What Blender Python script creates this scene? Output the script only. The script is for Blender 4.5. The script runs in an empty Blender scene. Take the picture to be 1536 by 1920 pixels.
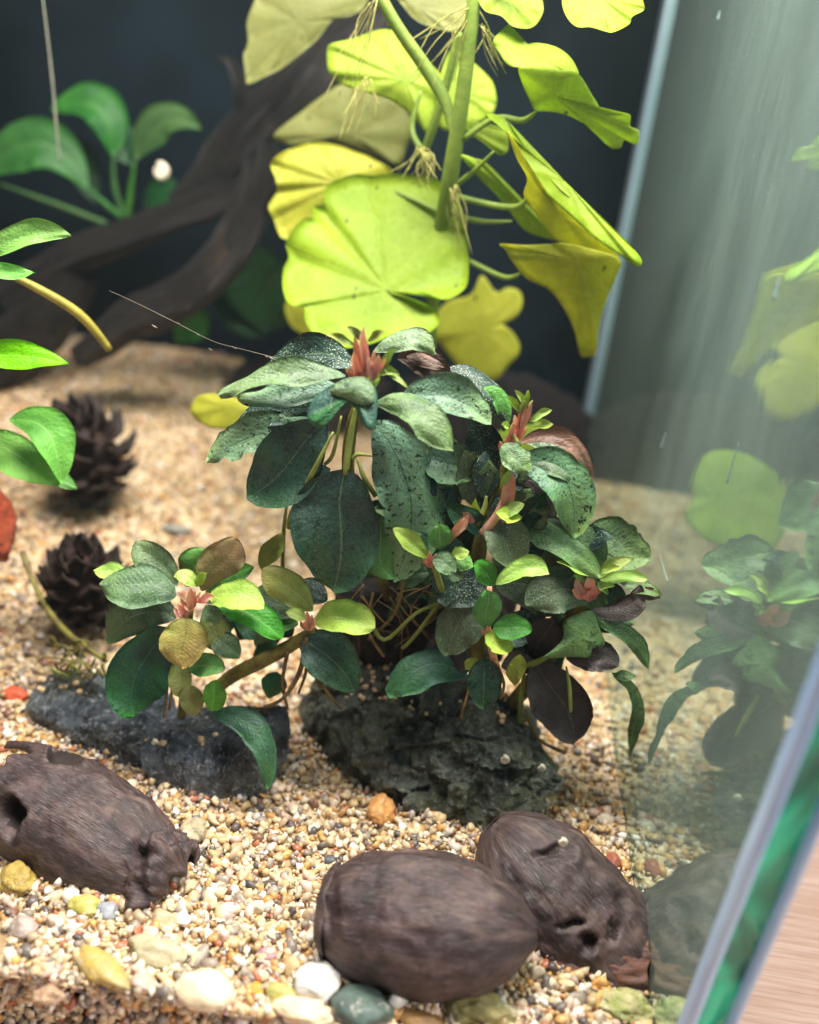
import bpy, bmesh, math, random
import numpy as np
from mathutils import Vector, Matrix, noise as mnoise

# ------------------------------------------------------------------ camera, world, lamp, exposure
SC = bpy.context.scene
COL = SC.collection
S = 0.01                                     # everything below is written in centimetres
F = 1600.0                                   # focal length in photograph pixels (1536 x 1920)
CAM = np.array([0.0, -8.0, 18.0])
_g = np.array([-320.0, 3120.0, F]); _g /= np.linalg.norm(_g)          # gravity as the camera sees it
_d = np.array([213.0, -(-320.0 * 213.0 + F * F) / 3120.0, F]); _d /= np.linalg.norm(_d)   # depth axis of the tank
M = np.array([np.cross(_d, -_g), _d, -_g])   # camera (right, down, forward) -> world

cd = bpy.data.cameras.new('camera'); cam = bpy.data.objects.new('camera', cd); COL.objects.link(cam)
cd.sensor_fit = 'VERTICAL'; cd.sensor_height = 36.0; cd.lens = 36.0 * F / 1920.0
cd.clip_start = 0.005; cd.clip_end = 60
R3 = Matrix((M[:, 0].tolist(), (-M[:, 1]).tolist(), (-M[:, 2]).tolist())).transposed()
cam.matrix_world = Matrix.Translation(Vector(CAM * S)) @ R3.to_4x4()
cd.dof.use_dof = True; cd.dof.focus_distance = 0.214; cd.dof.aperture_fstop = 5.9
SC.camera = cam

w = bpy.data.worlds.new('World'); SC.world = w; w.use_nodes = True
bg = w.node_tree.nodes['Background']; bg.inputs[0].default_value = (0.80, 0.90, 1.0, 1); bg.inputs[1].default_value = 0.18

def lamp(name, loc, tgt, sx, sy, power, col):
    l = bpy.data.lights.new(name, 'AREA'); l.shape = 'RECTANGLE'; l.size = sx * S; l.size_y = sy * S; l.energy = power; l.color = col
    o = bpy.data.objects.new(name, l); COL.objects.link(o); o.location = Vector(loc) * S
    o.rotation_euler = (Vector(tgt) - Vector(loc)).to_track_quat('-Z', 'Y').to_euler()
    return o
lamp('tank_lamp', (-3, 13, 36), (-3, 13.5, 0), 26, 9, 3.3, (1.0, 0.95, 0.88))      # the light bar above the tank
lamp('room_lamp', (62, -24, 56), (10, 8, -2), 30, 30, 4.6, (1.0, 0.97, 0.95))            # daylight of the room on the table beside the tank
SC.view_settings.view_transform = 'Standard'; SC.view_settings.look = 'None'
SC.view_settings.exposure = 0.18; SC.view_settings.gamma = 1.0
SC.render.engine = 'CYCLES'
SC.cycles.use_denoising = True
SC.cycles.max_bounces = 10; SC.cycles.transparent_max_bounces = 16

# ------------------------------------------------------------------ helpers
rnd = random.Random(4)
def ray(px, py): return M @ np.array([px - 768.0, py - 960.0, F])
def P(px, py, y):                            # the point of the plane Y = y (tank depth) seen at that pixel
    r = ray(px, py); return CAM + r * ((y - CAM[1]) / r[1])
def sstep(a, b, x):
    t = min(1.0, max(0.0, (x - a) / (b - a))); return t * t * (3 - 2 * t)
def gz(x, y):                                # height of the gravel bed
    return 3.1 * sstep(9, 33, y) * sstep(-4, -15, x) + 0.75 * sstep(14, 34, y) + 0.10 * math.sin(x * 1.1 + 1) * math.sin(y * 0.9)
def G(px, py, lift=0.0):                     # where the ray through a pixel meets the gravel
    r = ray(px, py); t = 5.0 / np.linalg.norm(r)
    st = 0.05 / np.linalg.norm(r)
    while True:
        p = CAM + r * t
        if p[2] <= gz(p[0], p[1]) + lift or p[1] > 40: return p
        t += st
def dist(p): return float((M.T @ (np.asarray(p) - CAM))[2])
def px2cm(p): return dist(p) / F             # centimetres per photograph pixel at p

def obj(name, verts, faces, mats, parent=None, mi=None, uv=None, smooth=True, attrs=None):
    """one mesh object; verts in world cm, stored relative to the parent's base"""
    v = np.asarray(verts, dtype=np.float32)
    o0 = np.zeros(3)
    q = parent
    while q is not None:
        o0 = o0 + np.array(q.location); q = q.parent
    v = v * S - o0
    own = None
    if parent is None:
        own = np.array([v[:, 0].mean(), v[:, 1].mean(), v[:, 2].min()]); v = v - own
    me = bpy.data.meshes.new(name); me.from_pydata(v.tolist(), [], faces)
    for m in (mats if isinstance(mats, (list, tuple)) else [mats]): me.materials.append(m)
    if mi is not None: me.polygons.foreach_set('material_index', mi)
    if smooth: me.polygons.foreach_set('use_smooth', [True] * len(me.polygons))
    if uv is not None:
        ul = me.uv_layers.new(name='UVMap'); li = np.empty(len(me.loops), dtype=np.int32); me.loops.foreach_get('vertex_index', li)
        ul.data.foreach_set('uv', np.asarray(uv, dtype=np.float32)[li].ravel())
    for k, a in (attrs or {}).items():
        at = me.attributes.new(k, 'FLOAT_VECTOR', 'POINT'); at.data.foreach_set('vector', np.asarray(a, dtype=np.float32).ravel())
    me.update()
    o = bpy.data.objects.new(name, me); COL.objects.link(o)
    if parent is not None: o.parent = parent
    else: o.location = own
    return o
def tag(o, label, cat=None, group=None, kind=None):
    if label: o['label'] = label
    if cat: o['category'] = cat
    if group: o['group'] = group
    if kind: o['kind'] = kind
    return o
def thing(name, label, cat, loc, group=None):
    o = bpy.data.objects.new(name, None); COL.objects.link(o); o.location = Vector(loc) * S; o.empty_display_size = 0.01
    return tag(o, label, cat, group)

def L(h, k=1.0):
    c = [int(h[i:i + 2], 16) / 255 for i in (0, 2, 4)]
    return tuple(min(1.0, k * (x / 12.92 if x <= 0.04045 else ((x + 0.055) / 1.055) ** 2.4)) for x in c) + (1,)

class NT:
    def __init__(s, name):
        s.m = bpy.data.materials.new(name); s.m.use_nodes = True; s.t = s.m.node_tree; s.t.nodes.clear()
        s.out = s.n('ShaderNodeOutputMaterial')
    def n(s, ty, ins=None, **kw):
        nd = s.t.nodes.new(ty)
        for k, v in kw.items(): setattr(nd, k, v)
        for k, v in (ins or {}).items(): s.set(nd.inputs[k], v)
        return nd
    def set(s, sock, v):
        if isinstance(v, bpy.types.NodeSocket): s.t.links.new(v, sock)
        else: sock.default_value = v
    def mix(s, f, a, b, mode='MIX'):
        nd = s.n('ShaderNodeMix', data_type='RGBA', blend_type=mode); s.set(nd.inputs[0], f); s.set(nd.inputs[6], a); s.set(nd.inputs[7], b); return nd.outputs[2]
    def math(s, op, a, b=0.0, c=0.0):
        nd = s.n('ShaderNodeMath', operation=op); s.set(nd.inputs[0], a); s.set(nd.inputs[1], b); s.set(nd.inputs[2], c); return nd.outputs[0]
    def ramp(s, f, a, b, lo=0.0, hi=1.0):
        nd = s.n('ShaderNodeMapRange', interpolation_type='SMOOTHSTEP'); nd.clamp = True
        for i, v in enumerate((f, a, b, lo, hi)): s.set(nd.inputs[i], v)
        return nd.outputs[0]
    def coord(s): return s.n('ShaderNodeTexCoord').outputs['Object']
    def attr(s, name): return s.n('ShaderNodeAttribute', attribute_name=name).outputs['Vector']
    def scale(s, v, sc): return s.n('ShaderNodeMapping', {0: v, 3: sc}).outputs[0]
    def noise(s, v, sc, det=3.0, rough=0.55, dis=0.0):
        return s.n('ShaderNodeTexNoise', {'Vector': v, 'Scale': sc, 'Detail': det, 'Roughness': rough, 'Distortion': dis}).outputs[0]
    def vor(s, v, sc, feat='F1'): return s.n('ShaderNodeTexVoronoi', {'Vector': v, 'Scale': sc}, feature=feat)
    def bump(s, h, st, d=0.001): return s.n('ShaderNodeBump', {'Height': h, 'Strength': st, 'Distance': d}).outputs[0]
    def pbr(s, col, rough=0.5, spec=0.5, normal=None, **kw):
        nd = s.n('ShaderNodeBsdfPrincipled', {'Base Color': col, 'Roughness': rough, 'Specular IOR Level': spec})
        if normal is not None: s.set(nd.inputs['Normal'], normal)
        for k, v in kw.items(): s.set(nd.inputs[k.replace('_', ' ')], v)
        return nd.outputs[0]
    def smix(s, f, a, b):
        nd = s.n('ShaderNodeMixShader'); s.set(nd.inputs[0], f); s.set(nd.inputs[1], a); s.set(nd.inputs[2], b); return nd.outputs[0]
    def done(s, sh): s.t.links.new(sh, s.out.inputs[0]); return s.m

def leafmat(name, c1, c2, tip=None, tippow=3.0, rib=None, ribw=0.018, speck=0.0, spots=0.0, trans=0.25, rough=0.42, veins=0.10, edge=None, k=1.0, blotch=0.0):
    t = NT(name); oc = t.coord(); uv = t.n('ShaderNodeSeparateXYZ', {0: t.n('ShaderNodeTexCoord').outputs['UV']})
    u, v = uv.outputs[0], uv.outputs[1]
    au = t.math('ABSOLUTE', t.math('SUBTRACT', u, 0.5))
    col = t.mix(t.ramp(t.noise(oc, 160, 4, 0.6), 0.36, 0.64), L(c1, k), L(c2, k))
    if tip: col = t.mix(t.math('MULTIPLY', t.math('POWER', v, tippow), t.ramp(t.noise(oc, 120, 2), 0.3, 0.6, 0.4, 1.0)), col, L(tip, k))
    if edge: col = t.mix(t.math('MULTIPLY', t.ramp(au, 0.36, 0.5), t.ramp(t.noise(oc, 200), 0.4, 0.6)), col, L(edge, k))
    # fine cross veins running out and forward from the midrib
    vv = t.math('SINE', t.math('MULTIPLY', t.math('SUBTRACT', v, t.math('MULTIPLY', au, 0.5)), 95.0))
    col = t.mix(t.math('MULTIPLY', t.ramp(vv, 0.2, 1.0), veins * 0.3), col, (0.35, 0.5, 0.28, 1))
    col = t.mix(t.ramp(t.noise(t.scale(oc, (1, 1, 1)), 420, 4, 0.7), 0.3, 0.75, 0.0, 0.35), col, L(c1, k * 1.35))
    col = t.mix(t.ramp(t.noise(oc, 85, 2, 0.5), 0.5, 0.7, 0.0, 0.4), col, L(c2, k * 0.6))
    if rib: col = t.mix(t.ramp(au, ribw * 0.4, ribw, 0.75, 0.0), col, L(rib, k))
    if speck:
        vo = t.vor(oc, 2100)
        m = t.math('MULTIPLY', t.ramp(vo.outputs[0], 0.16, 0.34, 1.0, 0.0), t.ramp(t.noise(oc, 200, 3), 0.35, 0.6))
        col = t.mix(t.math('MULTIPLY', m, speck), col, (0.55, 0.68, 0.46, 1))
    if blotch: col = t.mix(t.math('MULTIPLY', t.ramp(t.noise(oc, 330, 4, 0.65), 0.52, 0.66), blotch), col, L('8a8a4a'))
    if spots:
        vo = t.vor(t.n('ShaderNodeVectorMath', {0: oc, 1: (3.1, 1.7, 2.3)}, operation='ADD').outputs[0], 620)
        vd = t.math('ADD', vo.outputs[0], t.math('MULTIPLY', t.math('SUBTRACT', t.noise(oc, 900, 4, 0.7), 0.42), 1.3))
        m = t.math('MULTIPLY', t.ramp(vd, 0.16, 0.30, 1.0, 0.0), t.ramp(t.noise(oc, 190, 3), 0.36, 0.5))
        m2 = t.ramp(t.noise(oc, 560, 5, 0.75), 0.565, 0.62)
        col = t.mix(t.math('MULTIPLY', t.math('MAXIMUM', m, m2), spots), col, (0.012, 0.016, 0.012, 1))
    rv = t.n('ShaderNodeObjectInfo').outputs['Random']
    hs = t.n('ShaderNodeHueSaturation', {'Hue': t.math('ADD', 0.485, t.math('MULTIPLY', rv, 0.03)), 'Saturation': t.math('ADD', 0.82, t.math('MULTIPLY', t.math('FRACT', t.math('MULTIPLY', rv, 7.3)), 0.25)), 'Value': t.math('ADD', 0.78, t.math('MULTIPLY', t.math('FRACT', t.math('MULTIPLY', rv, 3.7)), 0.4)), 'Color': col})
    col = hs.outputs[0]
    hgt = t.math('ADD', t.math('MULTIPLY', vv, 0.05), t.math('ADD', t.noise(oc, 1300, 3), t.math('MULTIPLY', t.noise(oc, 330, 2), 1.2)))
    p = t.pbr(col, rough, 0.38, t.bump(hgt, 0.5, 0.0006))
    tr = t.n('ShaderNodeBsdfTranslucent', {0: col}).outputs[0]
    return t.done(t.smix(trans, p, tr))

def pennymat(name, c1, c2, vein, trans=0.45, k=1.0):
    t = NT(name); oc = t.coord(); uv = t.n('ShaderNodeSeparateXYZ', {0: t.n('ShaderNodeTexCoord').outputs['UV']})
    r, a = uv.outputs[0], uv.outputs[1]
    col = t.mix(t.ramp(t.noise(oc, 70, 4, 0.6), 0.35, 0.65), L(c1, k), L(c2, k))
    col = t.mix(t.ramp(r, 0.75, 0.1, 0.0, 0.45), col, L(c2, k * 0.72))
    col = t.mix(t.ramp(t.noise(oc, 310, 5, 0.7), 0.48, 0.68, 0, 0.35), col, L(c2, k * 0.7))
    cell = t.n('ShaderNodeTexVoronoi', {'Vector': oc, 'Scale': 330.0}, feature='DISTANCE_TO_EDGE').outputs[0]
    col = t.mix(t.ramp(cell, 0.02, 0.09, 0.22, 0.0), col, L(vein, k))
    wv = t.math('ABSOLUTE', t.math('SINE', t.math('ADD', t.math('MULTIPLY', a, 28.3), t.math('MULTIPLY', t.noise(oc, 90, 2), 1.2))))
    vm = t.ramp(wv, 0.0, 0.13, 1.0, 0.0)
    col = t.mix(t.math('MULTIPLY', vm, t.ramp(r, 0.95, 0.1, 0.0, 0.5)), col, L(vein, k))
    sp = t.math('MULTIPLY', t.ramp(t.vor(t.scale(oc, (1, 1, 0.45)), 170).outputs[0], 0.07, 0.14, 1.0, 0.0), t.ramp(t.noise(oc, 60), 0.48, 0.56))
    col = t.mix(t.math('MULTIPLY', sp, 0.75), col, L('4c5a14'))
    hgt = t.math('ADD', t.math('MULTIPLY', vm, -0.5), t.noise(oc, 220, 3))
    p = t.pbr(col, 0.5, 0.3, t.bump(hgt, 0.3, 0.001))
    return t.done(t.smix(trans, p, t.n('ShaderNodeBsdfTranslucent', {0: col}).outputs[0]))

def plain(name, c1, c2, sc=120, rough=0.6, bump=0.3, bs=600, trans=0.0, spec=0.4, k=1.0):
    t = NT(name); oc = t.coord()
    col = t.mix(t.ramp(t.noise(oc, sc, 5, 0.62), 0.35, 0.65), L(c1, k), L(c2, k))
    p = t.pbr(col, rough, spec, t.bump(t.noise(oc, bs, 4), bump, 0.001))
    if trans: p = t.smix(trans, p, t.n('ShaderNodeBsdfTranslucent', {0: col}).outputs[0])
    return t.done(p)

MAT = {}
MAT['dark'] = leafmat('dark blue green leaf', '34564a', '20403a', tip='2f6a24', tippow=2.0, rib='6a8858', speck=0.22, spots=0.6, k=1.05)
MAT['speck'] = leafmat('speckled dark leaf', '2c4038', '1e302e', rib='4f6a4c', speck=0.9, k=1.3, veins=0.03)
MAT['mid'] = leafmat('mid green leaf', '5f8050', '4a6a48', tip='7d9a55', rib='7d9468', speck=0.45, k=1.05, spots=0.4)
MAT['teal'] = leafmat('pale teal leaf with algae', '64906a', '46705a', tip='8cb05c', tippow=2.5, rib='44604c', speck=0.3, spots=0.95, k=0.92)
MAT['pale'] = leafmat('pale grey green leaf', '7c9e64', '5a8058', tip='8cac60', rib='88a078', speck=0.3, spots=0.6, k=0.8)
MAT['grey'] = leafmat('grey green leaf', '566a48', '3c5040', tip='5f7c46', rib='74885c', speck=0.6, k=1.35)
MAT['green'] = leafmat('fresh green leaf', '4f8a34', '3d7030', tip='62a83a', rib='86b05a', speck=0.2, spots=0.2, k=1.35)
MAT['deep'] = leafmat('deep green leaf', '2a5a3a', '2c5048', tip='3c7a2c', rib='4a7a50', speck=0.2, spots=0.25, k=1.45)
MAT['lime'] = leafmat('lime young leaf', 'a3c04a', '8cb040', tip='b4c85a', rib='c4d080', speck=0.15, trans=0.35, k=1.25)
MAT['olive'] = leafmat('olive young leaf', '8f9a42', '788a3e', tip='a89a4c', rib='a8ae66', speck=0.3, trans=0.35, k=1.3)
MAT['amber'] = leafmat('amber olive leaf', '8e9442', 'a08a48', tip='b48c52', tippow=1.4, rib='7a8a3c', speck=0.35, trans=0.3, k=1.3)
MAT['purple'] = leafmat('dark purple brown leaf', '4a4240', '3c3636', rib='6a6450', speck=0.12, veins=0.03, k=1.4)
MAT['brownu'] = leafmat('brown leaf underside', '6a5040', '57443a', rib='7a6a50', veins=0.04, k=1.2)
MAT['cryp'] = leafmat('bright crypt leaf', '6cb82e', '58a428', tip='7cc83a', rib='9ad060', veins=0.06, trans=0.4, k=1.3)
MAT['back'] = leafmat('background green leaf', '3f7a2c', '326a30', tip='4f8c34', rib='6a9a50', veins=0.05, trans=0.3, k=0.8)
MAT['backdk'] = leafmat('background dark green leaf', '1f5a26', '174a26', rib='3a6a3a', veins=0.04, trans=0.3, k=0.75)
MAT['pink'] = leafmat('pink bud', 'f4b0a0', 'e88c80', tip='e0d890', tippow=3.0, veins=0.0, trans=0.4, k=1.25)
MAT['pinkpale'] = plain('pale pink sheath', 'dcae8e', 'd09a7e', 300, 0.5, 0.2, 900, 0.35, k=1.2)
MAT['rhizome'] = plain('rhizome', '7a7630', '58482a', 200, 0.55, 0.5, 500, k=1.1)
MAT['stalk'] = plain('leaf stalk', '8a9448', '74803c', 200, 0.5, 0.2, 800, 0.2, k=1.2)
MAT['root'] = plain('thin root', '8a7040', '624c2a', 200, 0.6, 0.2, 800, k=1.0)
MAT['pennyA'] = pennymat('bright pennywort leaf', 'b4d230', 'a4c626', 'cae260', 0.55, 0.8)
MAT['pennyB'] = pennymat('pennywort leaf', 'b2c83e', 'a0bc32', 'c6d870', 0.6, 0.98)
MAT['pennyC'] = pennymat('shade toned pennywort leaf', 'cccc4c', 'bcc040', 'd8d870', 0.66, 1.08)  # yellower copy for leaves in shade, the shade put into the colour
MAT['pennyD'] = pennymat('dull shade toned pennywort leaf', 'a0a25c', '929852', 'b2b474', 0.55, 0.85)  # greyer copy for leaves standing in shade, painted as a duller tone
MAT['pstalk'] = plain('pennywort stem', '98b04a', '84a042', 150, 0.5, 0.2, 600, 0.3, k=0.8)
MAT['proot'] = plain('pennywort root', 'b8b468', '9c9850', 150, 0.6, 0.2, 600, 0.3, k=1.0)

def catmull(pts, n, closed=False):
    p = np.asarray(pts, dtype=float); out = []
    N = len(p); rng = N if closed else N - 1
    for i in range(rng):
        a, b, c, d = (p[(i + k) % N] if closed else p[min(max(i + k, 0), N - 1)] for k in (-1, 0, 1, 2))
        for j in range(n):
            t = j / n
            out.append(0.5 * ((2 * b) + (-a + c) * t + (2 * a - 5 * b + 4 * c - d) * t * t + (-a + 3 * b - 3 * c + d) * t ** 3))
    if not closed: out.append(p[-1])
    return np.array(out)
def nrm(v): return v / (np.linalg.norm(v) + 1e-9)
def rotv(v, ax, a): return v * math.cos(a) + np.cross(ax, v) * math.sin(a) + ax * np.dot(ax, v) * (1 - math.cos(a))

def tube(parent, pts, rad, mat, name='stalk', seg=7, n=5, wob=0.0, world=False, label=None):
    """pts: (px, py, Y); rad in photograph pixels (one or one per point)"""
    w3 = np.array([p if world else P(*p) for p in pts]); r = np.array(rad if isinstance(rad, (list, tuple)) else [rad] * len(pts), dtype=float)
    if not world: r = np.array([ri * px2cm(q) for ri, q in zip(r, w3)])
    if name == 'stalk': r[0] *= 0.45
    c = catmull(np.column_stack([w3, r]), n); V = []; Fc = []; fib = []; arc = 0.0; sd_ = float(w3[0][0])
    up = np.array([0.31, -0.9, 0.2])
    for i, q in enumerate(c):
        t = nrm(c[min(i + 1, len(c) - 1), :3] - c[max(i - 1, 0), :3]); s = nrm(np.cross(t, up)); b = np.cross(s, t)
        arc += float(np.linalg.norm(q[:3] - c[max(i - 1, 0), :3]))
        for k in range(seg):
            a = 2 * math.pi * k / seg; rr = q[3]; fib.append((math.cos(a), math.sin(a), arc))
            if wob:
                wv_ = Vector((math.cos(a) * 0.9 + sd_, math.sin(a) * 0.9, arc * 0.28)); w2_ = Vector((math.cos(a) * 3.2 + sd_, math.sin(a) * 3.2, arc * 0.45))
                rr *= 1 + wob * (mnoise.noise(wv_) + 0.4 * mnoise.fractal(w2_, 0.8, 2, 3))
            V.append(q[:3] + (s * math.cos(a) + b * math.sin(a)) * rr)
    m = len(c)
    for i in range(m - 1):
        for k in range(seg): Fc.append((i * seg + k, i * seg + (k + 1) % seg, (i + 1) * seg + (k + 1) % seg, (i + 1) * seg + k))
    Fc.append(tuple(range(seg))[::-1]); Fc.append(tuple(range((m - 1) * seg, m * seg)))
    o = obj(name, V, Fc, mat, parent, attrs={'fib': fib} if wob else None)
    if label: o['label'] = label
    return o

LS = [0]
def leaf(parent, base, tip, wpx, Yb, Yt, mat, roll=0, mid=None, a=1.0, b=0.75, pet=0.0, cup=0.18, arch=0.05, wave=0.03, rag=0.0, under=None, name='leaf', label=None, nv=22, nu=8):
    LS[0] += 1; rs = random.Random(LS[0] * 7 + 1); ph = rs.random() * 9
    B, T = P(*base, Yb), P(*tip, Yt); ln = np.linalg.norm(T - B)
    if mid is not None: Mid = P(*mid, 0.5 * (Yb + Yt) if len(mid) == 2 else mid[2]) if len(mid) == 2 else P(*mid)
    else:
        Mid = 0.5 * (B + T); Mid = Mid + nrm(CAM - Mid) * ln * arch + np.array([0, 0, 1]) * ln * arch
    K = 2 * Mid - 0.5 * (B + T)
    V = []; UV = []; D = []
    if mat not in ('pink', 'pinkpale', 'cryp', 'back', 'backdk'): rag = max(rag, 0.07); wave = max(wave, 0.05); cup = cup if cup < 0 or cup > 0.35 else cup * rs.choice([1.6, 0.4, -1.3])
    asy = rs.uniform(-0.13, 0.13); sw = rs.uniform(-0.035, 0.035) * ln; curl = rs.uniform(-0.05, 0.16)
    for i in range(nv + 1):
        t = i / nv
        c = (1 - t) ** 2 * B + 2 * t * (1 - t) * K + t * t * T
        tg = nrm(2 * (1 - t) * (K - B) + 2 * t * (T - K))
        n0 = CAM - c; n0 = nrm(n0 - tg * np.dot(n0, tg))
        pref = np.array([0.35, 0, 1.0]); n1 = rotv(n0, tg, math.radians(roll)); n2 = rotv(n0, tg, -math.radians(roll))
        n = n1 if (np.dot(n1, pref) > np.dot(n2, pref)) == (roll >= 0) else n2
        if roll == 0: n = n0
        s = np.cross(tg, n); c = c + s * sw * math.sin(2 * math.pi * t) + n * curl * ln * (0.15 - t * t * 0.9) * min(1, 3 * t) * 0.5
        tt = max(0.0, (t - pet) / (1 - pet))
        pr = math.sin(math.pi * min(1, tt ** a)) ** b if 0 < tt < 1 else 0.0
        if pet and t < pet + 0.08: pr = max(pr, 0.07)
        if i == 0: pr = max(pr, 0.06)
        if i == nv: pr = 0.05
        hw0 = 0.5 * wpx * px2cm(c) / max(math.cos(math.radians(roll)), 0.35)
        for sd in range(nu + 1):
            u = 2 * sd / nu - 1
            hw = hw0 * pr * (1 + (asy if u > 0 else -asy))
            if rag:
                q = mnoise.noise(Vector((t * 7 + ph, (1 if u > 0 else -1) * 3.3, ph))); q2 = mnoise.noise(Vector((t * 19 + ph, (1 if u > 0 else -1) * 5.1, ph)))
                hw *= 1 - rag * max(0, q + 0.4 * q2) * abs(u) * 1.3
            z = cup * hw * (u * u - 0.2) * 1.0 - abs(u) ** 1.2 * 0.0 + wave * ln * math.sin(t * 9 + ph + (2.1 if u > 0 else 0)) * u * u * min(1, tt * 3)
            z += 0.05 * hw0 * mnoise.noise(Vector((u * 2.2 + ph, t * 5, ph))) * min(1, 4 * t)
            z += 0.035 * hw0 * math.sin(t * 26 + ph * 3 + (1.7 if u > 0 else 0)) * abs(u) ** 3 * min(1, 4 * t)
            z -= 0.11 * hw * math.exp(-(u / 0.18) ** 2)
            V.append(c + s * u * hw + n * z); UV.append((0.5 + 0.5 * u, tt)); D.append(n * (0.028 * (1 - 0.8 * u * u) + 0.006))
    n1 = len(V); V = V + [v - d for v, d in zip(V, D)]; UV = UV + UV
    Fc = []; mi = []
    W = nu + 1
    for i in range(nv):
        for j in range(nu):
            q = (i * W + j, i * W + j + 1, (i + 1) * W + j + 1, (i + 1) * W + j)
            Fc.append(q[::-1]); mi.append(0); Fc.append(tuple(x + n1 for x in q)); mi.append(1)
    rim = [i * W for i in range(nv + 1)] + [nv * W + j for j in range(1, W)] + [i * W + nu for i in range(nv - 1, -1, -1)] + [j for j in range(nu - 1, 0, -1)]
    for k in range(len(rim)):
        x, y = rim[k], rim[(k + 1) % len(rim)]; Fc.append((x, y, y + n1, x + n1)); mi.append(0)
    o = obj(name, V, Fc, [MAT[mat], MAT[under or mat]], parent, mi, UV)
    if label: o['label'] = label
    return o

def oleaf(parent, ctr, pts, Y, mat, grad=(0, 0), bulge=0.0, under=None, rings=8, sub=5, name='leaf', wave=0.024, label=None, thick=0.03):
    """a leaf whose outline is given point by point; the plane it lies in runs through ctr at depth Y and tilts by grad (cm of depth per 100 px)"""
    LS[0] += 1; ph = LS[0] * 1.37
    yy = lambda x, y: Y + grad[0] * (x - ctr[0]) / 100 + grad[1] * (y - ctr[1]) / 100
    c0 = P(ctr[0], ctr[1], Y)
    o2 = catmull(pts, sub, True); W3 = np.array([P(x, y, yy(x, y)) for x, y in o2])
    nv_ = nrm(CAM - c0); n = len(W3); ext = np.mean(np.linalg.norm(W3 - c0, axis=1))
    V = [c0 + nv_ * bulge]; UV = [(0.0, 0.0)]
    for r in range(1, rings + 1):
        f = r / rings
        for k in range(n):
            p = c0 * (1 - f) + W3[k] * f
            z = bulge * (1 - f * f) + wave * ext * f * f * math.sin(k / n * 2 * math.pi * 7 + ph) + 0.5 * wave * ext * f * math.sin(k / n * 2 * math.pi * 9 + ph) + 0.35 * wave * ext * f ** 4 * math.sin(k / n * 2 * math.pi * 17 + ph * 2) + 0.05 * ext * f * mnoise.noise(Vector((f * 2, k / n * 6, ph)))
            V.append(p + nv_ * z); UV.append((f, k / n))
    n1 = len(V); V = V + [v - nv_ * thick for v in V]; UV = UV + UV
    Fc = []; mi = []
    def add(q):
        Fc.append(q); mi.append(0); Fc.append(tuple(x + n1 for x in q[::-1])); mi.append(1)
    a2 = sum(pts[i][0] * pts[(i + 1) % len(pts)][1] - pts[(i + 1) % len(pts)][0] * pts[i][1] for i in range(len(pts)))
    for k in range(n):
        q = (0, 1 + (k + 1) % n, 1 + k); add(q if a2 > 0 else q[::-1])
        for r in range(rings - 1):
            x, y = 1 + r * n + k, 1 + r * n + (k + 1) % n
            q = (x, y, y + n, x + n); add(q if a2 > 0 else q[::-1])
        x, y = 1 + (rings - 1) * n + k, 1 + (rings - 1) * n + (k + 1) % n
        Fc.append((x, y, y + n1, x + n1)); mi.append(0)
    o = obj(name, V, Fc, [MAT[mat], MAT[under or mat]], parent, mi, UV)
    if label: o['label'] = label
    return o
def Z2(pts, ox=440.0, oy=0.0, k=1.92): return [(ox + x / k, oy + y / k) for x, y in pts]    # tracing done on an enlarged crop

def box(x0, x1, y0, y1, z0, z1):
    v = [(x, y, z) for x in (x0, x1) for y in (y0, y1) for z in (z0, z1)]
    f = [(0, 1, 3, 2), (4, 6, 7, 5), (0, 4, 5, 1), (2, 3, 7, 6), (0, 2, 6, 4), (1, 5, 7, 3)]
    return v, f

# ------------------------------------------------------------------ the tank and the table
XS = 5.6                                     # inner face of the side pane
# table
t = NT('pale wood laminate'); oc = t.coord()
gr = t.noise(t.scale(oc, (6, 160, 1)), 6, 5, 0.6, 0.3)
col = t.mix(t.ramp(gr, 0.3, 0.7), L('e2c4b4'), L('c8a08c'))
col = t.mix(t.ramp(t.noise(t.scale(oc, (10, 420, 1)), 5, 3), 0.62, 0.7, 0, 0.5), col, L('a87e6c'))
MAT['table'] = t.done(t.pbr(col, 0.45, 0.4, t.bump(gr, 0.1, 0.001)))
v, f = box(-60, 70, -25, 90, -6, -2.62); tb = obj('table', v, f, MAT['table'], smooth=False); tb['kind'] = 'structure'; tb['label'] = 'pale pinkish wood grain tabletop outside the glass corner'

tank = thing('aquarium', 'clear glass aquarium with teal edged corner and scratched side pane', 'aquarium', (-10, 19, -2.6))
t = NT('clear glass'); MAT['clear'] = t.done(t.n('ShaderNodeBsdfTransparent', {0: (1, 1, 1, 1)}).outputs[0])
v, f = box(-27, 6.6, 2.3, 2.9, -2.6, 26); obj('front_pane', v, f, MAT['clear'], tank, smooth=False)
t = NT('back pane dark'); oc = t.coord()
col = t.mix(t.ramp(t.noise(oc, 9, 4, 0.55), 0.35, 0.65), (0.001, 0.003, 0.004, 1), (0.007, 0.013, 0.018, 1))
MAT['backp'] = t.done(t.pbr(col, 0.3, 0.12))
v, f = box(-27, 6.6, 35.2, 35.8, -2.6, 30); obj('back_pane', v, f, MAT['backp'], tank, smooth=False)
v, f = box(-27.6, -27, 2.3, 35.8, -2.6, 30); obj('left_pane', v, f, MAT['backp'], tank, smooth=False)
v, f = box(-27, 6.6, 2.3, 35.2, -2.6, -2.0); obj('bottom_pane', v, f, MAT['backp'], tank, smooth=False)
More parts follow.
